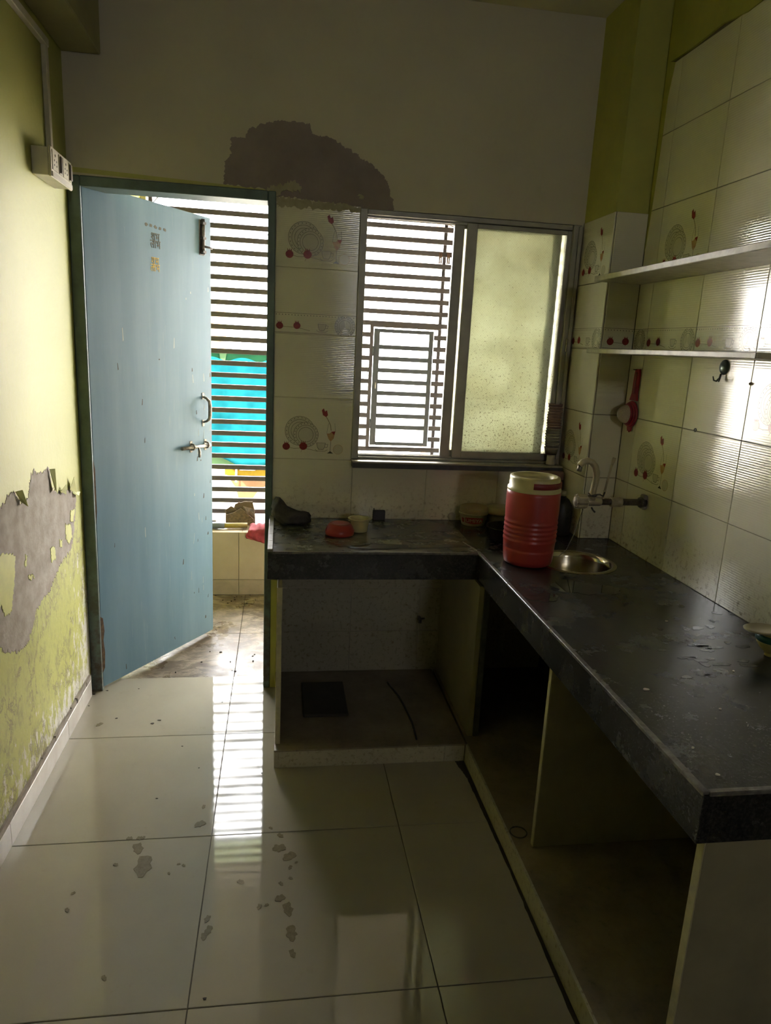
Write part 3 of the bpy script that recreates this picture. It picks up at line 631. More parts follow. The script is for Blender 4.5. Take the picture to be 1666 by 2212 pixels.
grill = empty('balcony_grill', (1.3, 1.5, 0.39), 'dark horizontal bar security grill along the balcony parapet', 'grill')
GX0, GX1 = 0.031, 2.599; gx0, gx1 = 1.352, 1.745; gz0, gz1 = 0.900, 1.648
bars = [2.237 - 0.07103 * i for i in range(-1, 26)]
BM = {}
def bar(x0, x1, z, parent, mat, t=0.0145, y=1.5):
    L = round(x1 - x0, 4)
    if (L, t, mat.name) not in BM:
        me = MB().box(-L / 2, L / 2, -.008, .008, -t, t, c=0.0015)
        o = me.build('bar', mat); BM[(L, t, mat.name)] = o.data; bpy.data.objects.remove(o)
    return inst('bar', BM[(L, t, mat.name)], ((x0 + x1) / 2, y, z), parent)
for z in bars:
    if gz0 < z < gz1: bar(GX0, gx0, z, grill, m_grill); bar(gx1, GX1, z, grill, m_grill)
    else: bar(GX0, GX1, z, grill, m_grill)
for x in (0.045, 1.782, 2.585): MB().box(x - .011, x + .011, 1.508, 1.524, 0.3875, 2.344, c=0.002).build('post', m_grill, grill)
for z in (gz0 - .004, gz1 + .003): MB().box(gx0 - .012, 1.782, 1.492, 1.508, z - .006, z + .006, c=0.001).build('gate_surround', m_grill, grill)
MB().box(gx0 - .012, gx0 + .010, 1.490, 1.508, gz0, gz1, c=0.001).build('gate_jamb', m_grill, grill)
gate = MB().box(gx0 + .014, gx0 + .050, 1.488, 1.506, gz0 + .012, gz1 - .012, c=0.002).box(gx1 - .032, gx1 - .004, 1.488, 1.506, gz0 + .012, gz1 - .012, c=0.002).box(gx0 + .05, gx1 - .032, 1.488, 1.506, gz1 - .034, gz1 - .012, c=0.002).box(gx0 + .05, gx1 - .032, 1.488, 1.506, gz0 + .012, gz0 + .034, c=0.002).build('gate', m_gate, grill)
tag(gate, 'small hinged gate in the window part of the grill'); OFF[gate.name] = OFF[grill.name]
for z in bars:
    if gz0 + .06 < z < gz1 - .06:
        mbx = MB().box(gx0 + .05, gx1 - .032, 1.489, 1.503, z - .0135, z + .0135, c=0.0015).build('gate_bar', m_gate, gate)
for z in (1.05, 1.5): MB().tube([(gx0 + .012, 1.486, z - .03), (gx0 + .012, 1.486, z + .03)], .006, 8).build('hinge', m_gate, gate)
MB().box(gx0 + .030, gx0 + .036, 1.478, 1.488, 1.27, 1.31, c=.001).build('latch', m_steel, gate)
# things hung on the grill
m_peg = M('brown_plastic_peg', (0.11, 0.05, 0.03), 0.5)
for k, (x, lb) in enumerate(((1.752, 'left of the two brown pegs clipped on the window grill'), (1.802, 'right of the two brown pegs clipped on the window grill'))):
    e = empty('clothes_peg', (x, 1.49, 2.04), lb, 'peg', 'pegs on the grill')
    for s in (-1, 1): MB().box(x + s * .0055 - .0045, x + s * .0055 + .0045, 1.484, 1.491, 2.040, 2.105, c=0.0015).build('peg_arm', m_peg, e)
    MB().tube([(x - .006, 1.487, 2.076), (x + .006, 1.487, 2.076)], .0045, 8).build('peg_spring', m_steel, e)
def wire(name, pts, r, label, cat='wire', mat=None):
    P = [Vector(p) for p in pts]; o = MB().tube(P, r, 6).build(name, mat or m_black); return tag(o, label, cat)
wire('loose_wire', [(1.25, 1.47, 2.33), (1.35, 1.46, 2.29), (1.42, 1.46, 2.275), (1.445, 1.46, 2.265), (1.45, 1.46, 2.28), (1.447, 1.46, 2.32), (1.45, 1.47, 2.34)], .0025, 'black wire looped at the top of the window grill')
wire('tie_wire', [(1.73, 1.482, 2.30), (1.765, 1.480, 2.268), (1.80, 1.480, 2.262), (1.84, 1.480, 2.250), (1.88, 1.482, 2.232)], .003, 'twisted tie wire around the grill post top')
wire('cable_tangle', [(0.06, 1.44, 2.34), (0.10, 1.43, 2.33), (0.05, 1.42, 2.32), (0.12, 1.42, 2.30), (0.07, 1.43, 2.25), (0.14, 1.44, 2.22), (0.10, 1.44, 2.16), (0.16, 1.44, 2.12)], .006, 'tangle of dark cable beside the cream pier above the door')

# things lying on the parapet
m_card = M('brown_cardboard', (0.105, 0.072, 0.045), 0.85, (0.08, 0.055, 0.035), 25, bump=0.3)
m_cardin = M('corrugated_cardboard', (0.13, 0.095, 0.058), 0.9, (0.055, 0.04, 0.027), 70)
cb_ = empty('cardboard_box', (0.56, 1.40, 0.3875), 'torn flattened cardboard box lying on the parapet', 'box')
ZP = 0.3875
MB().prism([Vector(q) for q in [(0.470, 1.452, ZP), (0.462, 1.455, 0.475), (0.498, 1.458, 0.502), (0.510, 1.458, 0.497), (0.516, 1.46, 0.492), (0.524, 1.46, 0.514), (0.55, 1.462, 0.528), (0.556, 1.462, 0.523), (0.585, 1.462, 0.533), (0.632, 1.462, 0.531), (0.648, 1.462, 0.470), (0.650, 1.462, ZP)]], (0, .006, 0)).build('back_panel', m_card, cb_)
MB().prism([Vector(q) for q in [(0.575, 1.427, 0.500), (0.643, 1.437, 0.480), (0.648, 1.422, 0.445), (0.600, 1.412, 0.470)]], (0, .006, .01)).build('torn_flap', m_cardin, cb_)
MB().prism([Vector(q) for q in [(0.476, 1.402, ZP), (0.470, 1.412, 0.455), (0.520, 1.422, 0.470), (0.560, 1.432, 0.495), (0.578, 1.432, 0.482), (0.640, 1.432, 0.425), (0.645, 1.427, ZP)]], (0, .007, 0)).build('front_panel', m_cardin, cb_)
for k in range(5): MB().tube([(0.585 + .011 * k, 1.428, 0.494 - .004 * k), (0.608 + .009 * k, 1.414, 0.466 - .005 * k)], .0022, 6).build('corrugation', m_card, cb_)
MB().prism([Vector(q) for q in [(0.470, 1.409, ZP), (0.470, 1.409, 0.45), (0.464, 1.452, 0.47), (0.470, 1.452, ZP)]], (0.006, 0, 0)).build('side_panel', m_card, cb_)
br = empty('broom_handle', (0.5, 1.33, ZP), 'dark and yellow broom handle lying along the parapet', 'broom')
MB().tube([(0.22, 1.312, ZP + .021), (0.44, 1.328, ZP + .021), (0.468, 1.330, ZP + .021)], .019, 16).build('grip', M('slate_plastic', (0.075, 0.095, 0.11), 0.4), br)
MB().tube([(0.466, 1.330, ZP + .021), (0.606, 1.341, ZP + .021)], [.0165, .0165], 16).build('stick', M('yellow_broom_stick', (0.22, 0.165, 0.03), 0.5, (0.18, 0.135, 0.03), 60), br)
tag(MB().box(0.20, 0.43, 1.362, 1.374, ZP, ZP + .032, c=0.002).build('blue_strip', M('blue_plastic', (0.05, 0.13, 0.36), 0.4)), 'thin blue plastic strip behind the broom handle', 'strip')
tag(MB().lathe([(0.0, 0), (0.023, 0), (0.026, .012), (0.026, .030), (0.022, .034), (0, .034)], (0.385, 1.43, ZP), 24).build('grey_tin', M('grey_tin_paint', (0.13, 0.12, 0.10), 0.5)), 'small round grey tin on the parapet behind the broom', 'tin')
# red cloth over the parapet edge
def sheet(name, grid, mat, th=0.002, parent=None, smooth=True):
    nu, nv = len(grid), len(grid[0]); P = [p for r in grid for p in r]
    F = [(i * nv + j, (i + 1) * nv + j, (i + 1) * nv + j + 1, i * nv + j + 1) for i in range(nu - 1) for j in range(nv - 1)]
    o = MB().add(P, F, 0, smooth).build(name, mat, parent)
    s = o.modifiers.new('thickness', 'SOLIDIFY'); s.thickness = th; s.offset = 0
    return o
g = []
for i in range(22):
    t = i / 21; row = []
    for j in range(16):
        s = j / 15; x = 0.612 + .15 * s
        path = t * .34
        if path < .17: y = 1.395 - path; z = ZP + .006 + .042 * math.sin(math.pi * min(1, path / .17)) * (.4 + .6 * s)
        else: y = 1.243 - .004; z = ZP + .004 - (path - .17) * (.22 + .25 * s)
        f_ = .008 * math.sin(9 * s + 5 * t) + .006 * math.sin(17 * s - 7 * t)
        y += (-abs(f_) * .8 if path >= .17 else f_ * .3); z += abs(f_) * .9 if path < .17 else 0
        row.append((x + .012 * math.sin(6 * t), y, z))
    g.append(row)
tag(sheet('red_cloth', g, M('red_cloth', (0.24, 0.022, 0.035), 0.85, (0.17, 0.016, 0.025), 50), 0.003), 'crumpled red cloth hanging over the parapet edge', 'cloth')

# ------------------------------------------------------------------ the street outside
m_bwhite = M('sunlit_white_render', (0.78, 0.75, 0.70), 0.8, (0.70, 0.67, 0.62), 2)
m_bstain = M('weathered_render', (0.62, 0.55, 0.47), 0.85, (0.75, 0.70, 0.64), 5)
m_cream = M('cream_render', (0.72, 0.62, 0.45), 0.8)
m_brown = M('brown_timber', (0.30, 0.17, 0.07), 0.8)
m_dglass = M('dark_window_glass', (0.03, 0.045, 0.06), 0.15)
gr = MB().box(-14, 20, 1.67, 30, -1.2, -0.95).build('ground_street', M('pale_dusty_street', (0.36, 0.33, 0.28), 0.9, (0.30, 0.27, 0.23), 1.2))
tag(gr, 'sunlit dusty street below the balcony', 'ground', kind='structure')
b1 = empty('white_building', (0.0, 10, -0.95), 'low white rendered building with stained top across the street', 'building')
MB().box(-9, 3.05, 9.0, 13, -0.95, 2.45).build('wall', m_bwhite, b1)
MB().box(-9, 3.05, 8.98, 9.25, 2.45, 2.70).build('stained_parapet', m_bstain, b1)
for a, b, z0, z1 in ((0.15, .19, 1.75, 2.45), (.52, .6, 1.5, 2.2), (1.2, 1.23, 1.7, 2.4)): MB().box(a, b, 8.985, 9.0, z0, z1).build('rain_streak', m_bstain, b1)
MB().box(-.30, -.08, 8.85, 9.0, 1.30, 2.02).build('downpipe_box', m_brown, b1)
for z in (1.95, 1.70, 1.48): MB().prism([Vector(q) for q in [(-1.0, 8.7, z + .35), (-.12, 8.8, z), (-.12, 8.8, z + .05), (-1.0, 8.7, z + .41)]], (0, .08, 0)).build('bracket', m_brown, b1)
b2 = empty('tall_building', (5, 10, -0.95), 'taller pale building with a dark window beyond the grill', 'building')
MB().box(3.06, 9, 9.6, 13, -0.95, 7.5).build('wall', m_bwhite, b2)
MB().box(3.06, 3.20, 9.5, 9.60, -0.95, 7.5).build('corner_strip', m_cream, b2)
MB().box(3.42, 3.56, 9.3, 9.6, 1.75, 3.5).build('pillar', m_bstain, b2)
MB().prism([Vector(q) for q in [(3.40, 9.0, 3.62), (5.2, 9.0, 3.20), (5.2, 9.0, 3.05), (3.40, 9.0, 3.46)]], (0, .6, 0)).build('eave', m_brown, b2)
MB().box(3.36, 4.4, 9.45, 9.6, 0.80, 0.96).build('lintel', m_cream, b2)
wf_ = MB().box(3.36, 3.44, 9.5, 9.6, -.6, .80).box(3.80, 3.88, 9.5, 9.6, -.6, .80).box(4.24, 4.32, 9.5, 9.6, -.6, .80).build('window_frame_outside', m_brown, b2)
OFF[wf_.name] = OFF[b2.name]
for a in (3.44, 3.88): MB().box(a, a + .36, 9.54, 9.58, -.6, .80).build('window_pane', m_dglass, wf_)
# stall with a turquoise tarpaulin
st = empty('street_stall', (0.2, 8.0, -0.95), 'green street stall with turquoise tarpaulin and yellow trim', 'stall')
m_stg = M('green_stall_paint', (0.006, 0.028, 0.012), 0.6, (0.005, 0.022, 0.01), 6, spec=0.0)
m_stl = M('pale_green_panel', (0.022, 0.040, 0.018), 0.6, (0.018, 0.033, 0.015), 6, spec=0.0)
MB().box(-1.2, 2.0, 7.9, 8.6, 1.16, 1.34).build('roof_board', m_stg, st)
MB().box(-1.2, 2.0, 7.80, 7.9, 1.33, 1.36).build('roof_edge', m_cream, st)
MB().prism([Vector(q) for q in [(-.10, 7.86, 1.36), (.02, 7.86, 1.36), (-.01, 7.86, 1.20), (-.07, 7.86, 1.20)]], (0, .04, 0)).build('post_head', m_stl, st)
MB().box(-1.2, 0.15, 7.95, 8.5, -.42, .02).build('counter_panel', m_stl, st)
MB().box(0.35, 2.0, 7.98, 8.5, -.42, .0).build('counter_panel', m_stg, st)
MB().box(-.02, 2.0, 7.90, 8.0, -.50, -.40).build('yellow_trim', M('yellow_trim', (0.05, 0.033, 0.004), 0.6, spec=0.0), st)
MB().prism([Vector(q) for q in [(.0, 7.95, -.50), (1.0, 7.95, -.50), (.5, 7.95, -.72), (.35, 7.95, -.95), (.2, 7.95, -.95), (.15, 7.95, -.72)]], (0, .3, 0)).build('brown_base', M('terracotta_base', (0.05, 0.028, 0.014), 0.8, spec=0.0), st)
MB().box(.20, .44, 7.88, 7.95, -.42, -.24).build('crate', m_black, st)
MB().tube([(.16, 7.86, -.20), (.15, 7.86, -.6)], .015, 8).build('white_rope', m_white, st)
g = []
for i in range(40):
    s = i / 39; row = []
    for j in range(26):
        t = j / 25; x = -.9 + 2.2 * s
        top = 1.20 + .07 * abs(math.sin(s * 15)); bot = -.22 + .10 * math.sin(s * 7 + .6) + .10 * abs(s - .5)
        z = top + (bot - top) * t
        y = 7.80 + .06 * math.sin(14 * s + 1.5 * t) * (.3 + t) + .03 * math.sin(31 * s + 2 * t) - .20 * t * math.exp(-((s - .52) / .12) ** 2)
        row.append((x, y, z))
    g.append(row)
tag(sheet('tarpaulin', g, M('turquoise_tarpaulin', (0.002, 0.024, 0.026), 0.5, (0.0012, 0.015, 0.018), 3, spec=0.0), 0.006, st), 'turquoise tarpaulin hanging in folds')
wire('street_cable', [(-6, 6.2, 3.35), (-2, 6.0, 2.95), (1, 6, 2.72), (4, 6.0, 2.70), (8, 6.2, 3.0)], .012, 'black overhead cable sagging across the street')
wire('street_cable', [(-6, 6.6, 3.15), (-2, 6.4, 2.90), (1, 6.3, 2.78), (4, 6.3, 2.66), (8, 6.6, 2.7)], .010, 'thinner overhead cable running just behind the black one')
aw = empty('awning', (1.3, 2.05, 2.60), 'pale green sheet awning projecting above the balcony grill', 'awning')
m_awn = M('pale_green_sheet', (0.34, 0.42, 0.27), 0.6, (0.28, 0.36, 0.22), 5)
for k in range(8): MB().box(-.35 + .45 * k, .098 + .45 * k, 1.752, 2.37, 2.600, 2.612, c=.002).build('sheet', m_awn, aw)
for x in (-.1, 1.2, 2.5): MB().tube([(x, 1.752, 2.585), (x, 2.36, 2.592)], .012, 8).build('bracket', m_grill, aw)
# ------------------------------------------------------------------ counter
XF = 1.541; YB = -0.512; YE = -1.974; XL = 0.757; SC = Vector((1.873, -0.612, ZC)); SR = 0.140
wt = empty('kitchen_worktop', (1.85, -0.5, ZA), 'L-shaped black granite worktop with deep front edge', 'worktop')
# back arm
MB().box(XL, XF + .003, YB + .003, -0.001, ZC - .03, ZC).build('slab', m_granite_d, wt)
# right arm with a round hole for the sink
x0, x1, y0, y1 = XF + .003, W - .001, YE, -0.001
ring_in = []; ring_out = []
N_ = 48
for i in range(N_):
    a = 2 * math.pi * i / N_; d = Vector((math.cos(a), math.sin(a), 0)); ring_in.append(SC + d * SR)
    tx = ((x1 if d.x > 0 else x0) - SC.x) / d.x if abs(d.x) > 1e-6 else 1e9
    ya, yb2 = -0.95, -0.30
    ty = ((yb2 if d.y > 0 else ya) - SC.y) / d.y if abs(d.y) > 1e-6 else 1e9
    ring_out.append(SC + d * min(tx, ty))
mb = MB(); k = N_
P = ring_in + ring_out + [p - Vector((0, 0, .03)) for p in ring_in] + [p - Vector((0, 0, .03)) for p in ring_out]
F = []
for i in range(N_):
    j = (i + 1) % N_
    F += [(i, j, k + j, k + i), (2 * k + i, 3 * k + i, 3 * k + j, 2 * k + j), (i, 2 * k + i, 2 * k + j, j)]
mb.add(P, F)
mb.box(x0, x1, -0.30, -0.001, ZC - .03, ZC); mb.box(x0, x1, YE + .003, -0.95, ZC - .03, ZC)
# corners between the radial ring and the rectangle
for sx, sy in ((x0, -0.95), (x1, -0.95), (x0, -0.30), (x1, -0.30)):
    c = Vector((sx, sy, ZC)); near = sorted(ring_out, key=lambda p: (p - c).length)[:2]
    for dz in (0, -.03): mb.add([c + Vector((0, 0, dz)), near[0] + Vector((0, 0, dz)), near[1] + Vector((0, 0, dz))], [(0, 1, 2)])
mb.build('slab', m_granite, wt)
MB().box(XL, XF + .001, YB, YB + .022, ZA, ZC - .003, c=0.001).build('front_apron', m_granite, wt)
MB().box(XF, XF + .022, YE, YB, ZA, ZC - .003, c=0.001).build('front_apron', m_granite, wt)
MB().box(XF + .022, W - .001, YE, YE + .022, ZA, ZC - .003, c=0.001).build('end_apron', m_granite, wt)
# polished arrises
MB().box(XL + .018, XF - .004, YB - .003, YB + .005, ZC - .008, ZC + .0012, c=0.0015).build('polished_edge', m_edge, wt)
def edge_run(ya, yb_): MB().box(XF - .003, XF + .011, yb_, ya, ZC - .008, ZC + .0014, c=0.0015).build('polished_edge', m_edge, wt)
for a, b in ((YB + .03, -0.86), (-0.863, -1.24), (-1.243, YE)): edge_run(a, b)
MB().box(XF + .011, W - .001, YE - .003, YE + .010, ZC - .008, ZC + .0012, c=0.0015).build('polished_edge', m_edge, wt)
ys_ = [YB, -0.40, -0.30, -0.17, -0.002]
for a, b in zip(ys_, ys_[1:]): MB().box(XL, XL + .019, a + .0006, b - .0006, ZC, ZC + .010, c=0.0015).build('side_lip', m_lip, wt)
MB().prism(jag([Vector((XF + .002, YB + .002, ZC + .0001)), Vector((XF + .008, YB + .002, ZC + .0001)), Vector((1.52, -0.36, ZC + .0001)), Vector((1.514, -0.36, ZC + .0001))], 6, .0015, 4), (0, 0, .001)).build('slab_joint', m_lip, wt)
# wet patches and crumbs on the granite
m_wet = NT('standing_water'); m_wet.b.inputs['Transmission Weight'].default_value = 0.0
m_wet = m_wet.fin((0.030, 0.029, 0.025), 0.02, spec=0.6)
m_film = M('milky_water_film', (0.115, 0.11, 0.095), 0.14, (0.06, 0.057, 0.048), 30)
m_crumb = M('pale_crumb', (0.40, 0.36, 0.28), 0.7)
def blob(c, rx, ry, seed, z, th, name, mat, parent, n=30, rag=.3):
    rng = random.Random(seed); ph = [rng.uniform(0, 6) for _ in range(4)]; pts = []
    for i in range(n):
        a = 2 * math.pi * i / n; q = 1 + rag * (.5 * math.sin(2 * a + ph[0]) + .35 * math.sin(3 * a + ph[1]) + .3 * math.sin(7 * a + ph[2])) + rng.uniform(-.06, .06)
        pts.append(Vector((c[0] + rx * q * math.cos(a), c[1] + ry * q * math.sin(a), z)))
    return MB().prism(pts, (0, 0, th)).build(name, mat, parent)
c = at(808, 1182, 'Z', ZC); blob((c.x, c.y), .085, .034, 3, ZC + .0002, .0012, 'water_puddle', m_wet, wt, rag=.2)
c = at(905, 1180, 'Z', ZC); blob((c.x, c.y), .15, .030, 4, ZC + .0001, .0008, 'water_film', m_film, wt, rag=.5)
c = at(860, 1163, 'Z', ZC); blob((c.x, c.y), .07, .020, 14, ZC + .0001, .0007, 'water_film', m_film, wt, rag=.6)
c = at(1170, 1290, 'Z', ZC); blob((c.x, c.y), .05, .045, 8, ZC + .0001, .0008, 'water_puddle', m_wet, wt)
c = at(1260, 1270, 'Z', ZC); blob((c.x, c.y), .10, .07, 9, ZC + .0001, .0007, 'water_puddle', m_wet, wt, rag=.4)
rng = random.Random(44)
for k_ in range(34):
    u = rng.gauss(1530, 45); v = rng.gauss(1390, 45); c = at(u, v, 'Z', ZC)
    if XF + .05 < c.x < W - .05 and YE < c.y: blob((c.x, c.y), rng.uniform(.008, .022), rng.uniform(.006, .013), 100 + k_, ZC + .0001, .0005, 'water_film', m_film, wt, 16, .4)
for k_, (u, v, s_) in enumerate([(1396, 1490, 5), (1550, 1674, 3), (1497, 1616, 2.5), (1440, 1342, 3), (1556, 1532, 2), (680, 1137, 2), (612, 1158, 4), (598, 1173, 3), (1585, 1450, 2)]):
    c = at(u, v, 'Z', ZC); blob((c.x, c.y), s_ * .0013, s_ * .001, 60 + k_, ZC + .0001, .002, 'crumb', m_crumb if k_ not in (6, 7) else m_grit, wt, 10)

# plinths and upright panels under the counter
pl = empty('floor_plinth', (1.15, -0.32, 0.0), 'raised grimy plinth under the short back counter', 'plinth', kind='structure')
MB().box(0.792, 1.5115, -0.629, -0.001, 0.001, 0.0725).build('plinth_slab', m_dark, pl)
for a, b in ((0.790, 1.432), (1.432, 1.510)): MB().box(a + .0008, b - .0008, -0.637, -0.629, 0.0, 0.066, c=0.001).build('riser_tile', m_skirt if False else m_tile_u, pl)
for a, b in ((0.790, 1.325), (1.330, 1.510)): MB().box(a, b, -0.640, -0.600, 0.066, 0.0728, c=0.0015).build('nosing', m_dark, pl)
pl2 = empty('floor_plinth', (1.84, -1.5, 0.0), 'raised grimy plinth running under the long side counter', 'plinth', kind='structure')
MB().box(1.520, W - .001, -3.2, -0.001, 0.001, 0.0725).build('plinth_slab', m_dark, pl2)
for a, b in ((-0.64, -1.36), (-1.36, -1.96), (-1.96, -2.56), (-2.56, -3.2)): MB().box(1.512, 1.520, b + .0008, a - .0008, 0.0, 0.0735, c=0.001).build('riser_tile', m_tile_u, pl2)
MB().prism(jag([Vector((1.511, -.64, .0004)), Vector((1.511, -1.95, .0004)), Vector((1.500, -1.7, .0004)), Vector((1.503, -1.2, .0004)), Vector((1.494, -.75, .0004)), Vector((1.475, -.642, .0004))], 8, .002, 9), (0, 0, .001)).build('dirt_line', m_grit, pl2)
m_panel = M('stone_support_panel', (0.36, 0.32, 0.20), 0.45, (0.28, 0.25, 0.155), 8, lo=.3, hi=.7)
m_pedge = M('panel_cut_edge', (0.52, 0.47, 0.30), 0.6, (0.42, 0.38, 0.25), 40)
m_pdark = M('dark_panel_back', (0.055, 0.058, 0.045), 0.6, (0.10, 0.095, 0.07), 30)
def panel(x0, x1, y0, y1, mats, label, edge=None):
    o = empty('support_panel', ((x0 + x1) / 2, (y0 + y1) / 2, 0.0735), label, 'panel')
    MB().box(x0, x1, y0, y1, 0.0735, ZA - .001 if y0 > -1 else ZA - .001, c=0.0012).build('board', mats[0], o)
    if edge: MB().box(*edge, 0.0735, ZA - .001, c=0.0008).build('cut_edge', mats[1], o)
    return o
panel(0.794, 0.812, -0.594, -0.007, (m_panel, m_pedge), 'thin upright stone panel under the back counter, beside the door', (0.7935, 0.8125, -0.5965, -0.5935))
panel(1.532, 1.552, -0.588, -0.007, (m_panel, m_pedge), 'pale stone panel under the corner of the two counters')
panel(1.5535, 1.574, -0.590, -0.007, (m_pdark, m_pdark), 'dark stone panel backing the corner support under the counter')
panel(1.573, W - .004, -1.215, -1.197, (m_panel, m_pedge), 'upright stone panel midway under the long counter', (1.5705, 1.5735, -1.2155, -1.1965))
panel(1.566, W - .004, -1.968, -1.948, (m_panel, m_pedge), 'nearest upright stone panel at the end of the long counter', (1.5635, 1.5665, -1.9685, -1.9475))
# lime painted strip of wall between door frame and panel
MB().box(0.7665, 0.7925, -0.004, 0.004, 0.0, ZA).build('lime_wall_strip', m_green, wall_back)
# bits on the plinths
tag(MB().box(0.905, 1.085, -0.412, -0.130, 0.0728, 0.086, c=0.003).build('slate_tile', M('dark_slate', (0.06, 0.052, 0.038), 0.6, (0.045, 0.04, 0.03), 20)), 'loose dark slate tile lying on the plinth under the back counter', 'tile')
cp = [at(u, v, 'Z', 0.0765) for u, v in ((838, 1474), (850, 1489), (862, 1504), (873, 1524), (883, 1545), (891, 1562), (896, 1580), (900, 1597))]
tag(MB().tube(cp, .0035, 8).build('rubber_cable', m_black), 'thin black cable curving across the plinth under the back counter', 'cable')
c = at(1128, 1800, 'Z', 0.0735)
tag(MB().lathe([(.026 + .0022 * math.cos(a), .0025 + .0022 * math.sin(a)) for a in [i * math.pi / 4 for i in range(9)]], (1.5485, -1.148, .0732), 28).build('wire_ring', m_dsteel), 'small dark wire ring lying on the plinth by the stone panel', 'ring')
# drain stub behind
tag(MB().tube([(1.436, -.010, .335), (1.436, -.035, .335), (1.436, -.036, .318)], .008, 8).tube([(1.425, -.03, .335), (1.458, -.03, .337)], .004, 8).build('old_tap_stub', m_dsteel), 'rusty tap stub on the tiles under the back counter', 'tap')

# ------------------------------------------------------------------ sink and tap
sk = empty('sink', (SC.x, SC.y, ZC - .15), 'round stainless steel sink let into the granite beside the red jug', 'sink')
m_ss = M('stained_stainless', (0.52, 0.48, 0.40), 0.18, (0.36, 0.30, 0.20), 9, metal=1.0)
MB().lathe([(SR + .014, .0004), (SR + .013, .0022), (SR + .002, .003), (SR - .006, .001), (SR - .012, -.02), (SR - .020, -.09), (SR - .035, -.125), (SR - .06, -.14), (.03, -.148), (.0, -.149)], SC, 56).build('bowl', m_ss, sk)
MB().lathe([(0, .002), (.024, .002), (.026, 0), (.026, -.003)], SC + Vector((0, 0, -.146)), 24).build('drain', m_dsteel, sk)

tp = empty('wall_tap', (2.0, -0.545, 0.97), 'cream swan-neck tap on a blackened pipe above the sink', 'tap')
m_chr = M('grimy_cream_tap', (0.52, 0.46, 0.33), 0.28, (0.42, 0.36, 0.25), 30, metal=0.15)
m_pipe = M('blackened_pipe', (0.05, 0.042, 0.032), 0.5, (0.12, 0.10, 0.075), 50, bump=.3)
TY = -0.545; TZ = 1.005
MB().tube([(2.155, TY, TZ), (1.975, TY, TZ)], .0125, 20).build('pipe', m_pipe, tp)
MB().lathe([(0, 0), (.019, 0), (.021, .006), (.021, .020), (.017, .024), (0, .024)], (2.138, TY, TZ), 24, axis='x').build('wall_flange', m_pipe, tp)
MB().box(2.146, 2.163, TY - .016, TY + .016, TZ - .026, TZ + .030, c=.004).build('wall_socket_patch', m_cement, tp)
MB().lathe([(.0125, -.022), (.018, -.021), (.0185, -.013), (.0165, -.011), (.0165, .011), (.0185, .013), (.018, .021), (.0125, .022)], (2.044, TY, TZ), 24, axis='x').build('coupling', m_chr, tp)
MB().lathe([(0, -.034), (.015, -.034), (.0165, -.028), (.0165, .020), (.0145, .026), (0, .028)], (1.958, TY, TZ), 24, axis='x').build('body', m_chr, tp)
kp = []; 
kn = MB()
def knob(mb, x0, x1, r, mi=0):
    n = 48; P = []; F = []
    for i in range(n):
        a = 2 * math.pi * i / n; q = r * (1 + .09 * math.cos(8 * a))
        for x, k_ in ((x0, .86), (x0 + .005, 1.0), (x1 - .006, 1.0), (x1, .72)): P.append((x, TY + q * k_ * math.cos(a), TZ + q * k_ * math.sin(a)))
    for i in range(n):
        j = (i + 1) % n
        for k_ in range(3): F.append((i * 4 + k_, j * 4 + k_, j * 4 + k_ + 1, i * 4 + k_ + 1))
    F.append(tuple(i * 4 for i in range(n))); F.append(tuple(i * 4 + 3 for i in range(n)))
    mb.add(P, F, mi, False)
knob(kn, 1.884, 1.930, .026); kn = kn.build('knob', m_chr, tp); OFF[kn.name] = OFF[tp.name]
MB().lathe([(0, -.003), (.012, -.002), (.0165, .001), (.0165, .004), (0, .004)], (1.881, TY, TZ), 20, axis='x').build('knob_cap', M('white_knob_cap', (.62, .55, .50), .35), kn)
sp = [(1.948, TY, 1.012), (1.947, TY, 1.03), (1.951, TY, 1.06), (1.955, TY, 1.09), (1.954, TY, 1.115), (1.946, TY, 1.137), (1.932, TY, 1.152), (1.914, TY, 1.158), (1.896, TY, 1.152), (1.884, TY, 1.140)]
MB().tube(sp, [.0155, .0135, .012, .0125, .0125, .012, .012, .0125, .0125, .012], 16).build('spout', m_chr, tp)
MB().tube([(1.888, TY, 1.142), (1.884, TY, 1.118)], .0095, 16).build('aerator', m_steel, tp)
MB().lathe([(.014, -.004), (.0175, 0), (.014, .004)], (1.948, TY, 1.028), 20).build('collar', m_dsteel, tp)
MB().tube([(1.990, TY, 1.010), (1.992, TY, 1.03), (1.995, TY, 1.048)], .006, 12).tube([(1.995, TY, 1.046), (2.003, TY, 1.10), (2.010, TY, 1.145)], [.0045, .004, .0045], 12).tube([(2.010, TY, 1.143), (2.014, TY, 1.160), (2.017, TY, 1.172)], [.0045, .0075, .006], 12).build('lever', m_chr, tp)
MB().tube([(1.925, TY - .012, 1.040), (1.935, TY - .018, 1.030), (1.950, TY - .019, 1.034), (1.968, TY - .018, 1.036), (1.985, TY - .012, 1.028), (1.992, TY - .006, 1.042)], .003, 6).tube([(1.945, TY - .01, .985), (1.950, TY - .016, .975), (1.958, TY - .018, .968)], .003, 6).build('tied_rag', m_dsteel, tp)
tag(MB().tube([(1.910, TY - .016, .980), (1.895, -.57, .935), (1.872, -.585, .88), (1.850, -.59, .83), (1.825, -.585, .803), (1.80, -.56, .7945)], .0012, 6).build('plug_chain', m_dsteel), 'thin chain hanging from the tap knob to the worktop', 'chain')

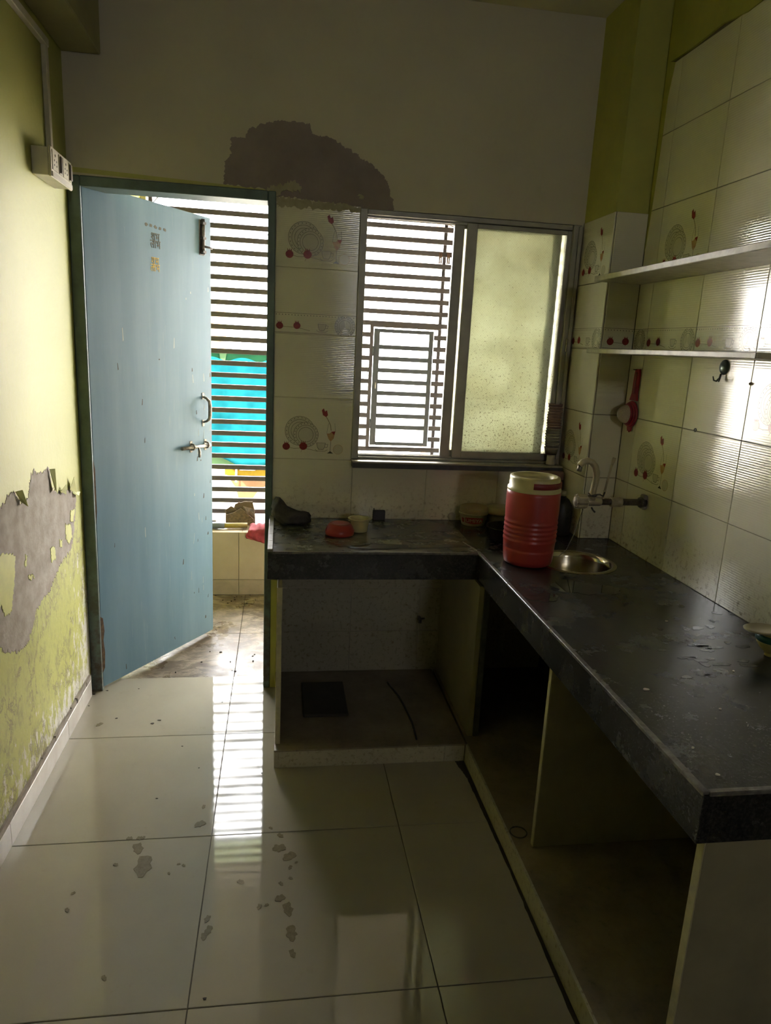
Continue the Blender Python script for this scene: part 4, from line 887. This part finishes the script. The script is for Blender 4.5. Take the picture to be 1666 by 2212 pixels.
# ------------------------------------------------------------------ water jug
jc = Vector((1.690, -0.622, ZC))
jg = empty('water_jug', jc, 'large red insulated water jug with a cream lid on the counter corner', 'jug')
m_jred = M('red_jug_plastic', (0.40, 0.045, 0.04), 0.33, (0.33, 0.035, 0.032), 8)
m_jcream = M('cream_lid_plastic', (0.60, 0.53, 0.27), 0.35, (0.52, 0.46, 0.24), 10)
pr = [(0, .0015), (.078, .0015), (.085, .006), (.088, .02), (.0905, .05), (.0912, .058), (.0895, .061), (.0912, .064)]
z = .085
for k_ in range(5): pr += [(.0925, z), (.0945, z + .004), (.0945, z + .009), (.0925, z + .013)]; z += .0165
pr += [(.0935, z + .004), (.0945, .20), (.0945, .255), (.0935, .268), (.091, .270), (0, .270)]
MB().lathe(pr, jc, 64).build('body', m_jred, jg)
lid = MB().lathe([(.0935, .268), (.0945, .272), (.0935, .279), (.089, .282), (.0885, .312), (.087, .318), (.080, .321), (.072, .319), (.066, .308), (.0625, .302), (.052, .301), (.051, .305), (.048, .306), (.046, .301), (.0, .300)], jc, 64).build('lid', m_jcream, jg)
OFF[lid.name] = OFF[jg.name]
MB().lathe([(.0905, .284), (.0925, .285), (.0925, .304), (.0905, .305), (.0885, .304), (.0885, .285), (.0905, .284)], jc, 34, arc=(math.radians(-112), math.radians(14))).build('carry_handle', M('dark_red_handle', (.24, .022, .022), .4), lid)
MB().box(jc.x + .084, jc.x + .0985, jc.y - .012, jc.y + .012, jc.z + .252, jc.z + .300, c=.003).build('hinge', m_jred, lid)

# ------------------------------------------------------------------ things on the worktop
def lathe_thing(name, c, parts, label, cat):
    e = empty(name, c, label, cat)
    for nm, prof, mt in parts: MB().lathe(prof, c, 40).build(nm, mt, e)
    return e
# upturned red bowl
rb = lathe_thing('plastic_bowl', (1.036, -0.266, ZC), [('bowl', [(.050, .0006), (.0555, .002), (.0575, .006), (.0575, .020), (.055, .024), (.0535, .028), (.050, .036), (.045, .043), (.041, .0455), (.030, .0465), (.012, .045), (0, .0445)], m_jred), ('base_ring', [(.038, .0455), (.041, .0475), (.036, .0485), (.034, .0455)], M('faded_red_plastic', (.40, .13, .08), .5))], 'red plastic bowl turned upside down on the back counter', 'bowl')
lathe_thing('plastic_cup', (1.121, -0.212, ZC), [('cup', [(0, .002), (.0, .0005), (.030, .0005), (.0325, .004), (.0385, .048), (.0385, .0505), (.0475, .0515), (.0485, .054), (.0475, .0565), (.040, .057), (.037, .054), (.0305, .006), (0, .004)], M('cream_cup_plastic', (.66, .60, .33), .4, (.60, .54, .30), 10))], 'small cream plastic cup with flared rim next to the red bowl', 'cup')
# tub with red lettering
tc = Vector((1.636, -0.070, ZC)); tub = empty('food_tub', tc, 'cream plastic tub with red printed lettering by the wall', 'tub')
m_tub = M('cream_tub_plastic', (.58, .53, .36), .4, (.52, .47, .32), 12)
MB().lathe([(0, .0005), (.048, .0005), (.051, .004), (.0605, .050), (.0635, .051), (.0640, .056), (.0605, .057), (.049, .006), (0, .004)], tc, 44).build('tub_body', m_tub, tub)
Mt = Matrix.Rotation(math.radians(4), 3, 'X')
MB().lathe([(.060, .0), (.0625, .003), (.0615, .018), (.0605, .021), (.056, .0225), (.052, .020), (0, .019)], tc + Vector((0.001, 0, .057)), 44, M=Mt).build('tub_lid', M('faded_lid', (.40, .31, .21), .45, (.46, .39, .25), 12), tub)
def wrap(mb, c, r0, dr, a0):      # bend flat (s, t, d) onto the tapered tub
    out = []
    for s, t, d in mb.v:
        r = r0 + dr * t + d; a = a0 + s / r0; out.append((c.x + r * math.cos(a), c.y + r * math.sin(a), c.z + t))
    mb.v = out; return mb
A0 = math.radians(-108)
def grid_rect(s0, s1, t0, t1, d, n=14, wav=0):
    mb = MB(); P = []; F = []
    for i in range(n + 1):
        s = s0 + (s1 - s0) * i / n; w = wav * math.sin(math.pi * i / n)
        P += [(s, t0 - w, d), (s, t1 + w, d)]
    for i in range(n): F.append((2 * i, 2 * i + 2, 2 * i + 3, 2 * i + 1))
    return mb.add(P, F)
lr = wrap(grid_rect(-.030, .044, .016, .038, .0006, 16, .0035), tc, .0505, .20, A0).build('printed_badge', M('red_tub_print', (.38, .05, .045), .4), tub)
OFF[lr.name] = OFF[tub.name]
wrap(grid_rect(-.050, -.036, .017, .034, .0006, 6, .002), tc, .0505, .20, A0).build('printed_mark', M('red_tub_mark', (.40, .055, .05), .4), tub)
v, f = text_polys('UMIYA', 1.0)
x0_ = min(p[0] for p in v); x1_ = max(p[0] for p in v); z0_ = min(p[1] for p in v); z1_ = max(p[1] for p in v)
mb = MB().add([(-.026 + (p[0] - x0_) / (x1_ - x0_) * .066, .0195 + (p[1] - z0_) / (z1_ - z0_) * .015, .0014 + p[2]) for p in v], f)
wrap(mb, tc, .0505, .20, A0).build('lettering', M('pale_lettering', (.62, .56, .42), .5), lr)
# second tub behind
t2 = Vector((1.752, -0.068, ZC)); e = empty('lidded_tub', t2, 'plain dull tub with a pale lid between the lettered tub and the jug', 'tub')
MB().lathe([(0, .0005), (.046, .0005), (.049, .004), (.053, .052), (0, .053)], t2, 40).build('tub_body', M('murky_tub', (.20, .18, .125), .35, (.13, .12, .085), 20), e)
MB().lathe([(.053, .050), (.060, .052), (.060, .062), (.0575, .066), (.0575, .078), (.055, .082), (.020, .084), (0, .084)], t2, 40).build('tub_lid', M('dull_cream_lid', (.38, .34, .23), .4), e)
# black pan
lathe_thing('black_pan', (1.712, -0.300, ZC), [('pan', [(0, .001), (.070, .001), (.076, .006), (.081, .048), (.0835, .050), (.083, .053), (.079, .051), (.073, .010), (0, .006)], M('black_enamel', (.012, .013, .015), .25, (.02, .02, .022), 20))], 'round black pan partly hidden behind the red jug', 'pan')
# round lid leaning on the wall
tag(MB().lathe([(0, -.003), (.0165, -.003), (.0178, -.001), (.0178, .003), (0, .003)], (1.556, -0.006, ZC + .0178), 28, axis='y').build('bottle_cap', M('pale_cap', (.50, .44, .31), .45)), 'small round pale cap standing against the tiles by the lettered tub', 'cap')
# socket-like dark box against the tiles
e = empty('dark_box', (1.228, -0.012, ZC), 'small dark square box standing against the back wall tiles', 'box')
MB().box(1.202, 1.254, -0.022, -0.002, ZC + .0005, ZC + .042, c=.0015).build('case', M('smoky_black_plastic', (.035, .037, .04), .5), e)
MB().tube([(1.206, -.012, ZC + .041), (1.205, -.012, ZC + .051)], .002, 6).build('prong', m_dsteel, e)
# tall jar and black bottle
jr = Vector((1.972, -0.075, ZC)); e = empty('storage_jar', jr, 'tall murky storage jar with a dull pink lid in the corner', 'jar')
MB().lathe([(0, .0005), (.046, .0005), (.050, .006), (.051, .19), (.047, .205), (.045, .215), (0, .215)], jr, 40).build('jar_body', M('murky_jar', (.17, .15, .105), .25, (.12, .105, .075), 14), e)
MB().lathe([(.049, .210), (.0525, .212), (.0525, .238), (.050, .243), (0, .244)], jr, 40).build('jar_lid', M('dull_pink_lid', (.30, .17, .14), .5), e)
bt = Vector((1.972, -0.215, ZC)); e = empty('black_bottle', bt, 'sooty black round-shouldered bottle between jug and pilaster', 'bottle')
MB().lathe([(0, .0005), (.040, .0005), (.046, .008), (.0475, .10), (.044, .128), (.030, .150), (.018, .160), (.0165, .168), (0, .168)], bt, 40).build('bottle_body', M('sooty_black', (.014, .013, .011), .45, (.035, .032, .026), 30, bump=.4), e)
MB().lathe([(.0175, .166), (.019, .168), (.019, .181), (.017, .184), (0, .184)], bt, 24).build('bottle_cap', m_steel, e)
# stack of cups on the sill
sc_ = Vector((1.978, -0.028, 1.056)); e = empty('cup_stack_holder', sc_, 'small pale stand under the stacked paper cups on the sill', 'stand')
MB().lathe([(0, .0005), (.019, .0005), (.021, .004), (.017, .020), (.017, .044), (.0, .046)], sc_, 24).build('stand_body', M('milky_stand', (.42, .38, .29), .4), e)
m_cupa = M('pink_paper_cup', (.36, .24, .22), .6, (.30, .19, .18), 40); m_cupb = M('grey_paper_cup', (.40, .37, .31), .6, (.30, .28, .24), 40)
cupm = {}
for k_ in range(17):
    mt = m_cupb if k_ < 8 else m_cupa
    if mt.name not in cupm:
        o = MB().lathe([(.0, .002), (.024, .002), (.0245, .0), (.0300, .0285), (.0325, .0290), (.0325, .0315), (.0295, .0318), (.024, .004), (.0, .004)], (0, 0, 0), 28).build('paper_cup', mt); cupm[mt.name] = o.data; bpy.data.objects.remove(o)
    o = inst('paper_cup', cupm[mt.name], sc_ + Vector((.0015 * math.sin(k_), .001 * math.cos(2 * k_), .0475 + k_ * .0118)))
    od = ('lowest', 'second', 'third', 'fourth', 'fifth', 'sixth', 'seventh', 'eighth', 'ninth')
    if k_ < 8: lb = ('lowest grey paper cup in the tall stack on the sill' if k_ == 0 else od[k_] + ' grey paper cup from the bottom of the sill stack')
    else: lb = ('topmost pink paper cup in the tall stack on the sill' if k_ == 16 else od[16 - k_] + ' pink paper cup from the top of the sill stack')
    tag(o, lb, 'cup', 'paper cups stacked on the sill')
# crumpled dark rag
def lump(name, secs, mat, label, cat, seed=0, n=22):
    P = []; F = []
    for i, (x, y, zb, w, h) in enumerate(secs):
        for k_ in range(n):
            a = 2 * math.pi * k_ / n; ca, sa = math.cos(a), math.sin(a)
            q = 1 + .34 * mnoise.noise(Vector((i * .55 + seed, ca * 1.6, sa * 1.6))) + .22 * mnoise.noise(Vector((i * 1.3, ca * 4 + seed, sa * 4)))
            zz = zb + max(0.0, h / 2 + h / 2 * sa * q); P.append((x + .004 * math.sin(3 * a + i), y + w / 2 * ca * q, zz))
    for i in range(len(secs) - 1):
        for k_ in range(n): F.append((i * n + k_, i * n + (k_ + 1) % n, (i + 1) * n + (k_ + 1) % n, (i + 1) * n + k_))
    F.append(tuple(range(n))); F.append(tuple((len(secs) - 1) * n + k_ for k_ in reversed(range(n))))
    return tag(MB().add(P, F, 0, True).build(name, mat), label, cat)
z0 = ZC + .0105
rag = [(.768, -.10, z0 + .028, .05, .03), (.774, -.10, z0 + .020, .085, .062), (.785, -.10, z0 + .006, .105, .092), (.797, -.10, z0, .115, .103), (.812, -.10, z0 - .006, .125, .090), (.826, -.11, z0 - .010, .13, .074), (.842, -.115, z0 - .010, .125, .066), (.860, -.115, z0 - .010, .12, .061), (.880, -.11, z0 - .010, .10, .054), (.900, -.10, z0 - .010, .08, .050), (.918, -.09, z0 - .010, .06, .044), (.927, -.085, z0 - .009, .03, .030)]
lump('crumpled_rag', rag, M('dark_rag_cloth', (.085, .078, .07), .9, (.05, .045, .042), 25, bump=.5), 'crumpled dark rag in the corner of the back counter by the door', 'rag', 3)
# funnel-like plastic thing at the picture's right edge
fc = Vector((2.066, -1.432, ZC)); e = empty('plastic_funnel', fc, 'yellow plastic funnel cup with green band beside the tiled wall', 'funnel')
m_fy = M('yellow_funnel_plastic', (.46, .38, .12), .4, (.40, .34, .12), 20)
MB().lathe([(0, .0005), (.010, .0005), (.013, .003), (.012, .008), (.016, .012), (.028, .024), (.036, .036), (.038, .044), (0, .045)], fc, 36).build('funnel_body', m_fy, e)
MB().lathe([(.038, .043), (.0405, .046), (.0405, .058), (.037, .061), (0, .061)], fc, 36).build('green_band', M('dark_green_band', (.02, .085, .065), .35), e)
MB().lathe([(.036, .060), (.035, .066), (.040, .072), (0, .073)], fc, 36).build('neck', m_fy, e)
MB().lathe([(0, .070), (.046, .071), (.052, .074), (.053, .077), (.049, .0785), (.044, .0755), (0, .0745)], fc + Vector((-.030, 0, 0)), 40, M=Matrix.Diagonal((1.0, .7, 1.0))).build('top_dish', M('cream_dish', (.42, .36, .22), .45), e)

# ------------------------------------------------------------------ shelves and things on the right wall
def shelf(y0, y1, z0, z1, label):
    o = MB().box(1.972, W - .0004, y1, y0, z0, z1, c=0.002).build('stone_shelf', m_shelf); return tag(o, label, 'shelf')
shelf(DC - .0045, -2.3, 1.809, 1.829, 'upper grey stone shelf on the tiled right wall')
shelf(DC - .0045, -1.312, 1.544, 1.5605, 'lower thin stone shelf on the tiled right wall, above the hook')
# tea strainer
m_str = M('crimson_plastic', (.30, .012, .035), .3, (.24, .01, .03), 10)
ts = empty('tea_strainer', (W - .03, -.37, 1.265), 'crimson plastic tea strainer hanging by its handle under the shelf', 'strainer')
sy, sz = -.360, 1.318
MB().prism([Vector((W - .010, y, z)) for y, z in [(-.358, 1.492), (-.388, 1.492), (-.394, 1.47), (-.390, 1.40), (-.396, 1.372), (-.338, 1.372), (-.350, 1.40), (-.354, 1.47)]], (.006, 0, 0)).build('handle', m_str, ts)
MB().tube([(W - .012, -.373, 1.48), (W - .012, -.370, 1.40)], .0035, 8).build('handle_rib', M('pale_pink_rib', (.42, .16, .16), .4), ts)
for k_, (rr, xx) in enumerate(((.050, .008), (.045, .016), (.039, .024))):
    MB().lathe([(rr - .006, -.004), (rr, -.004), (rr + .002, 0), (rr, .004), (rr - .006, .004), (rr - .006, -.004)], (W - xx, sy, sz), 40, axis='x').build('rim', m_str, ts)
MB().lathe([(.036 * math.cos(a), -.036 * math.sin(a)) for a in [i * math.pi / 2 / 8 for i in range(9)]], (W - .026, sy, sz), 32, axis='x').build('mesh_bowl', M('pale_strainer_mesh', (.50, .42, .34), .7, (.38, .30, .25), 300), ts)
MB().prism([Vector((W - .010, y, z)) for y, z in [(-.378, 1.275), (-.342, 1.275), (-.350, 1.252), (-.356, 1.256), (-.362, 1.248), (-.368, 1.256), (-.373, 1.252)]], (.006, 0, 0)).build('rest_tabs', m_str, ts)
tag(MB().tube([(W - .001, -.366, 1.489), (W - .022, -.364, 1.490)], .0018, 6).build('wall_nail', m_dsteel), 'small nail holding the crimson strainer', 'nail')
# suction hook
hk = empty('suction_hook', (W - .01, -.905, 1.47), 'round steel wall hook with two prongs under the lower shelf', 'hook')
MB().lathe([(0, -.012), (.010, -.011), (.020, -.006), (.0235, -.002), (.0235, 0), (0, 0)], (W - .0002, -.905, 1.518), 32, axis='x').build('disc', M('tarnished_hook_disc', (.20, .25, .25), .3, (.12, .15, .15), 30, metal=.7), hk)
for s in (-1, 1): MB().tube([(W - .010, -.905, 1.497), (W - .012, -.905 + s * .001, 1.484), (W - .018, -.905 + s * .006, 1.474), (W - .022, -.905 + s * .014, 1.476), (W - .023, -.905 + s * .019, 1.488)], [.003, .003, .003, .0025, .002], 8).build('prong', m_dsteel, hk)
tag(MB().lathe([(.0045, -.003), (.0065, -.003), (.0065, 0), (.0045, 0), (.0045, -.003)], (W, -.799, 1.309), 16, axis='x').build('screw_eyelet', m_dsteel), 'tiny steel eyelet in the tile joint above the counter', 'eyelet')
tag(MB().lathe([(0, -.008), (.003, -.007), (.0045, -.004), (.0045, 0), (0, 0)], (W, -1.045, 1.475), 14, axis='x').build('wall_plug', M('brown_wall_plug', (.16, .11, .06), .7)), 'small brown wall plug in the joint right of the hook', 'plug')
tag(MB().tube([(W - .001, -1.345, 1.558), (W - .03, -1.35, 1.559)], .003, 8).tube([(W - .028, -1.35, 1.559), (W - .034, -1.351, 1.559)], .006, 8).build('black_nail', m_black), 'black headed nail just past the end of the lower shelf', 'nail')

# ------------------------------------------------------------------ switch box and conduit
sw = empty('switch_box', (0.0, -.28, 2.01), 'ivory surface switch box with sockets high on the lime wall', 'switch box')
MB().box(0.0005, .052, -.396, -.166, 2.010, 2.094, c=.002).build('box_body', m_white, sw)
pl_ = MB().box(.052, .060, -.398, -.164, 2.006, 2.098, c=.002).build('face_plate', m_white, sw); OFF[pl_.name] = OFF[sw.name]
m_sw = M('switch_rocker', (.50, .46, .38), .3)
for y in (-.385, -.315, -.268, -.205):
    wdt = .058 if y in (-.385, -.268) else .030
    MB().box(.060, .0625, y, y + wdt, 2.030, 2.090, c=.0008).build('module', m_white, pl_)
for y in (-.315, -.205): MB().box(.0625, .068, y + .004, y + .026, 2.034, 2.086, c=.002).build('rocker_switch', M('dark_rocker', (.16, .13, .10), .4), pl_)
for yb_ in (-.385, -.268):
    for dy, dz, r in ((.029, .046, .0042), (.017, .030, .003), (.041, .030, .003), (.017, .016, .003), (.041, .016, .003)):
        MB().lathe([(0, .0006), (r, .0006), (r, -.001), (0, -.001)], (.0625, yb_ + dy, 2.030 + dz), 12, axis='x').build('socket_hole', m_black, pl_)
MB().box(.060, .063, -.392, -.170, 2.008, 2.024, c=.001).build('label_strip', m_sw, pl_)
cn = empty('conduit', (0, -.2, 2.1), 'ivory cable conduit running along the lime wall down to the switch box', 'conduit')
MB().box(0.0005, .018, -.236, -.212, 2.095, 2.440, c=.002).build('drop', m_white, cn)
MB().box(0.0005, .020, YF + .01, -.208, 2.436, 2.462, c=.002).build('run', m_white, cn)
